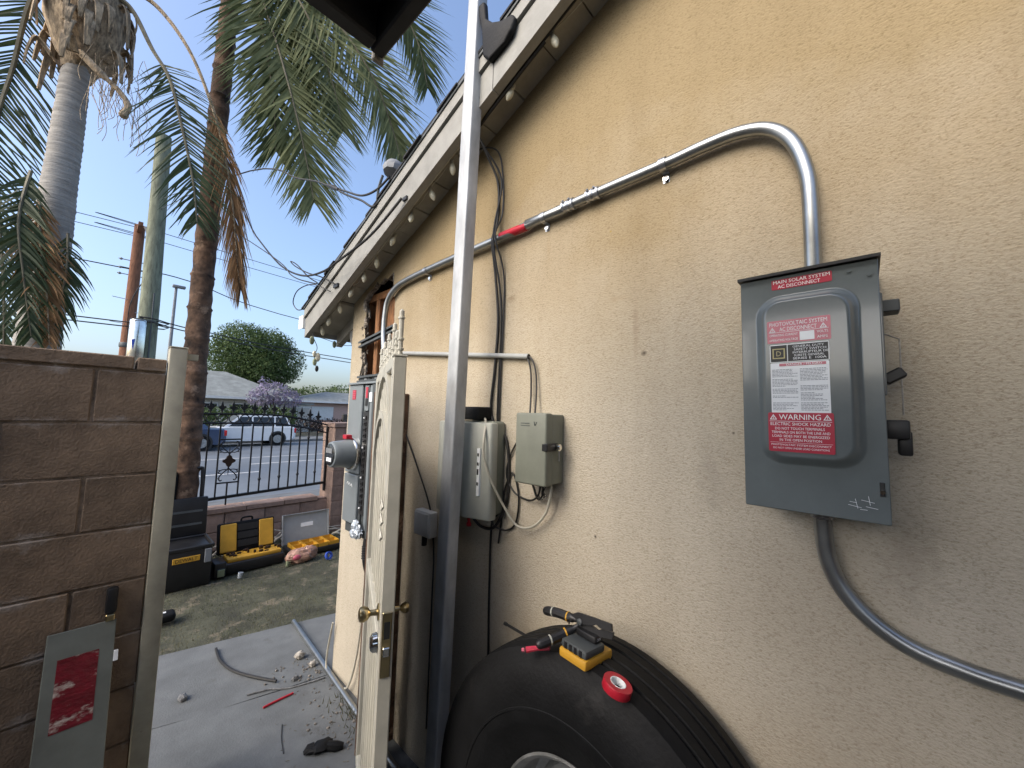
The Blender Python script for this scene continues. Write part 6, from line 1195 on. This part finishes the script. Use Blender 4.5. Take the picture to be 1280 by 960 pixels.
for i, (x, y, r, z, lab) in enumerate(((14.2, 46, 2.0, 2.6, 'leftmost of the low trees behind the pink house'), (17.0, 47, 2.3, 3.0, 'middle low tree behind the pink house roof'), (20.0, 46, 2.4, 3.3, 'tall pale tree rising behind the pink house ridge'), (23.6, 47, 2.6, 3.2, 'rightmost low tree behind the pink house'))):
    tree('garden_tree', (x, y, -.1), 1.6, .16, [(x, y, z, r, r, 1.5), (x + 1.1, y, z - .3, r * .7, r * .7, 1.1), (x - 1.1, y, z - .2, r * .7, r * .7, 1.2)], 1700, .17, 70 + i, 'leaf_light', lab)

# ================================================================ HOUSES BEYOND THE STREET
def hip_house(name, x0, x1, y0, y1, hw, hr, wall_m, label, openings, gable_x=None):
    t = thing(name, ((x0 + x1) / 2, (y0 + y1) / 2, -.1), label, 'house'); mb = MB(); mb.box((x0, y0, -.2), (x1, y1, hw)); wl_ = mb.build('wall', wall_m, t, smooth=False)
    o = .5; e = min((y1 - y0), (x1 - x0)) / 2 + o - .2; ym = (y0 + y1) / 2
    mb = MB(); V = [(x0 - o, y0 - o, hw + .05), (x1 + o, y0 - o, hw + .05), (x1 + o, y1 + o, hw + .05), (x0 - o, y1 + o, hw + .05), (x0 - o + e, ym, hr), (x1 + o - e, ym, hr)]
    mb.add(V, [(0, 1, 5, 4), (1, 2, 5), (2, 3, 4, 5), (3, 0, 4), (3, 2, 1, 0)]); rf = mb.build('roof', 'roof_grey', t, smooth=False)
    mb = MB(); mb.box((x0 - o, y0 - o - .02, hw - .10), (x1 + o, y0 - o, hw + .07)); mb.build('fascia', 'trim_white', rf, smooth=False)
    for (a, b, za, zb_, kind_) in openings:
        mb = MB(); mb.box((a - .06, y0 - .05, za - .06), (b + .06, y0 - .001, zb_ + .06)); fr = mb.build('door' if kind_ == 'door' else 'window', 'trim_white', t, smooth=False)
        if kind_ == 'shutter':
            for k in range(3): mb = MB(); w_ = (b - a) / 3; mb.box((a + k * w_ + .03, y0 - .07, za), (a + (k + 1) * w_ - .03, y0 - .051, zb_)); mb.build('shutter', 'trim_white', fr, smooth=False)
        else:
            mb = MB(); mb.box((a, y0 - .065, za), (b, y0 - .051, zb_)); mb.build('pane' if kind_ != 'door' else 'leaf', 'glass_dark' if kind_ != 'door' else 'trim_white', fr, smooth=False)
    return t
hip_house('grey_roof_house', -1.5, 10.2, 32.5, 40.0, 2.35, 4.4, 'house_cream', 'cream bungalow with grey hip roof and white fascia across the street', [(4.2, 5.6, .9, 1.9, 'window'), (6.6, 7.8, .9, 1.9, 'window'), (8.6, 9.4, 0, 2.0, 'door')])
hip_house('pink_house', 12.2, 24.0, 36.5, 44.0, 2.40, 3.5, 'house_pink', 'pink bungalow with low grey roof at the right across the street', [(13.2, 15.0, .8, 1.9, 'shutter'), (17.0, 18.4, .8, 1.9, 'window')])
gh = thing('garage', (11.2, 33, -.1), 'small white garage between the grey roofed and pink houses', 'garage')
mb = MB(); mb.box((10.75, 33.0, -.2), (11.85, 37, 2.0)); mb.build('wall', 'trim_white', gh, smooth=False)
mb = MB(); mb.box((10.6, 32.8, 2.02), (12.0, 37.2, 2.16)); mb.build('roof', 'roof_grey', gh, smooth=False)
mb = MB()
for k in range(4): mb.box((10.85, 32.96, .0 + k * .45), (11.75, 32.999, .42 + k * .45))
mb.build('door', 'house_cream', gh, smooth=False)
mb = MB(); mb.rbox((14.6, 33.2, -.1), (20.5, 33.6, 1.35), .08, 2)
for v in mb.v: v += Vector((0, noise.noise(v * 2) * .1, noise.noise(v * 1.5) * .08))
mb.build('dark_screen_fence', 'screen', label='dark green screened fence before the pink house', cat='fence')
mb = MB(); mb.box((11.8, 31.0, -.1), (20.0, 31.15, .35)); mb.build('garden_wall', 'block_pink', smooth=False, label='low reddish garden wall across the street at the right', cat='low wall')
hg = thing('brown_hedge', (11.4, 30.0, -.1), 'low brown red hedge behind the white car tail', 'hedge')
leaf_cloud([(10.4, 29.6, .6, 1.2, .6, .6), (11.8, 29.6, .55, 1.2, .6, .55), (13.0, 29.6, .5, 1.0, .6, .5)], 1300, .09, 81, .3).build('foliage', 'bronze', hg, smooth=False)

# ================================================================ CARS ACROSS THE STREET
def car(name, x_tail, y, z, L, paint, label, suv=True, flip=-1):
    # nose towards -x (flip=-1); built from a side profile with rounded sections
    t = thing(name, (x_tail + flip * L / 2, y, z), label, 'car')
    def X(u): return x_tail + flip * u
    W = .88; H = 1.52 if suv else 1.40
    body = [(0.02, .34), (0, .55), (.03, .86), (.12, .92), (1.2, .95), (2.6, .95), (3.2, .93), (3.9, .86), (L - .08, .74), (L, .55), (L - .03, .32), (L - .15, .24), (.15, .24)]
    mb = MB(); n = len(body)
    for s, inset in ((-1, .0), (-.97, .02)): pass
    secs = [(-W, .05), (-W + .07, .0), (W - .07, .0), (W, .05)]
    cxm, czm = L / 2, .58
    for yy, ins in secs: mb.v += [Vector((X(u + (cxm - u) * ins), y + yy, z + h + (czm - h) * ins * 1.4)) for u, h in body]
    for i in range(3): mb.f += [(i * n + k, i * n + (k + 1) % n, (i + 1) * n + (k + 1) % n, (i + 1) * n + k) for k in range(n)]
    mb.f += [tuple(range(n)), tuple(range(3 * n, 4 * n))[::-1]]; bd = mb.build('body', paint, t, sharp=45)
    cab = [(.16, .90), (.42, H - .06), (.60, H), (2.15, H), (2.45, H - .03), (3.12, .92)] if suv else [(.55, .90), (1.0, H - .05), (1.2, H), (2.1, H), (2.35, H - .03), (3.0, .92)]
    mb = MB(); m_ = len(cab)
    for yy, ins in ((-W + .05, 0), (-W + .20, 1), (W - .20, 1), (W - .05, 0)): pass
    low = W - .06; top = W - .20
    for sgn in (-1, 1): mb.v += [Vector((X(u), y + sgn * (low + (top - low) * max(0, (h - .9)) / (H - .9)), z + h)) for u, h in cab]
    mb.f += [tuple(range(m_)), tuple(range(m_, 2 * m_))[::-1]] + [(k, m_ + k, m_ + (k + 1) % m_, (k + 1) % m_) for k in range(m_)]; cb = mb.build('cabin', paint, t, sharp=50)
    def sidewin(ua, ub, ta, tb, nm):
        for sgn in (-1, 1):
            mb = MB(); V = [(X(u), y + sgn * (low + (top - low) * (h - .9) / (H - .9) + .006), z + h) for u, h in ((ua, .96), (ub, .96), (tb, H - .10), (ta, H - .10))]; mb.add(V, [(0, 1, 2, 3)]); mb.build(nm, 'glass_dark', cb, smooth=False)
    if suv: sidewin(.32, .95, .50, .95, 'side_window'); sidewin(1.02, 1.92, 1.02, 1.92, 'side_window'); sidewin(1.99, 2.92, 1.99, 2.40, 'side_window')
    else: sidewin(.85, 1.75, 1.10, 1.75, 'side_window'); sidewin(1.82, 2.80, 1.82, 2.28, 'side_window')
    a, b = (cab[-1], cab[-2]); mb = MB(); mb.add([(X(a[0] + .01), y - low + .08, z + a[1] + .03), (X(a[0] + .01), y + low - .08, z + a[1] + .03), (X(b[0] + .02), y + top - .05, z + b[1]), (X(b[0] + .02), y - top + .05, z + b[1])], [(0, 1, 2, 3)]); mb.build('windscreen', 'glass_dark', cb, smooth=False)
    a, b = cab[0], cab[1]; mb = MB(); mb.add([(X(a[0] + .02), y - low + .08, z + a[1] + .06), (X(a[0] + .02), y + low - .08, z + a[1] + .06), (X(b[0] - .015), y + top - .05, z + b[1] - .03), (X(b[0] - .015), y - top + .05, z + b[1] - .03)], [(0, 1, 2, 3)]); mb.build('rear_window', 'glass_dark', cb, smooth=False)
    for u in (.85, L - .92):
        for sgn in (-1, 1):
            Mw_ = Matrix.Translation((X(u), y + sgn * (W - .09), z + .33)) @ Matrix.Rotation(R(90), 4, 'X'); mb = MB(); mb.lathe([(.20, -.11), (.31, -.11), (.335, -.08), (.335, .08), (.31, .11), (.20, .11)], 24, Mw_, closed=True); wh = mb.build('wheel', 'rubber', t)
            mb = MB(); mb.lathe([(.205, -.10), (.205, .10)], 20, Mw_)
            for k in range(5): mb.box((-.03, .03, -.112), (.03, .20, .112), Mw_ @ Matrix.Rotation(R(72 * k), 4, 'Z'))
            mb.build('wheel_rim', 'steel', wh, smooth=False)
            mb = MB(); mb.lathe([(.30, sgn * .0), (.385, 0), (.385, .012), (.30, .012)], 24, Matrix.Translation((X(u), y + sgn * (W + .002), z + .34)) @ Matrix.Rotation(R(90), 4, 'X'), closed=True); mb.build('wheel_arch', 'label_black', bd)
    for sgn in (-1, 1):
        mb = MB(); mb.rbox((min(X(-.01), X(.10)), y + sgn * (W - .10) - .085, z + .62), (max(X(-.01), X(.10)), y + sgn * (W - .10) + .085, z + .86), .02, 1); mb.build('tail_light', 'tail', bd)
        mb = MB(); mb.rbox((min(X(L - .30), X(L - .03)), y + sgn * (W - .12) - .09, z + .58), (max(X(L - .30), X(L - .03)), y + sgn * (W - .12) + .09, z + .72), .02, 1); mb.build('headlight', 'label_white', bd)
        for u in (1.55, 2.4): mb = MB(); mb.rbox((X(u) - .07, y + sgn * (W + .002) - .012, z + .80), (X(u) + .07, y + sgn * (W + .002) + .012, z + .83), .005, 1); mb.build('door_handle', paint, bd)
    return t
car('parked_car', 7.25, 22.9, -.215, 4.55, 'car_white', 'white parked station wagon seen side-on through the iron fence', True)
car('parked_car', 3.95, 21.2, -.215, 4.3, 'car_blue', 'dark blue parked car left of the white wagon', False)
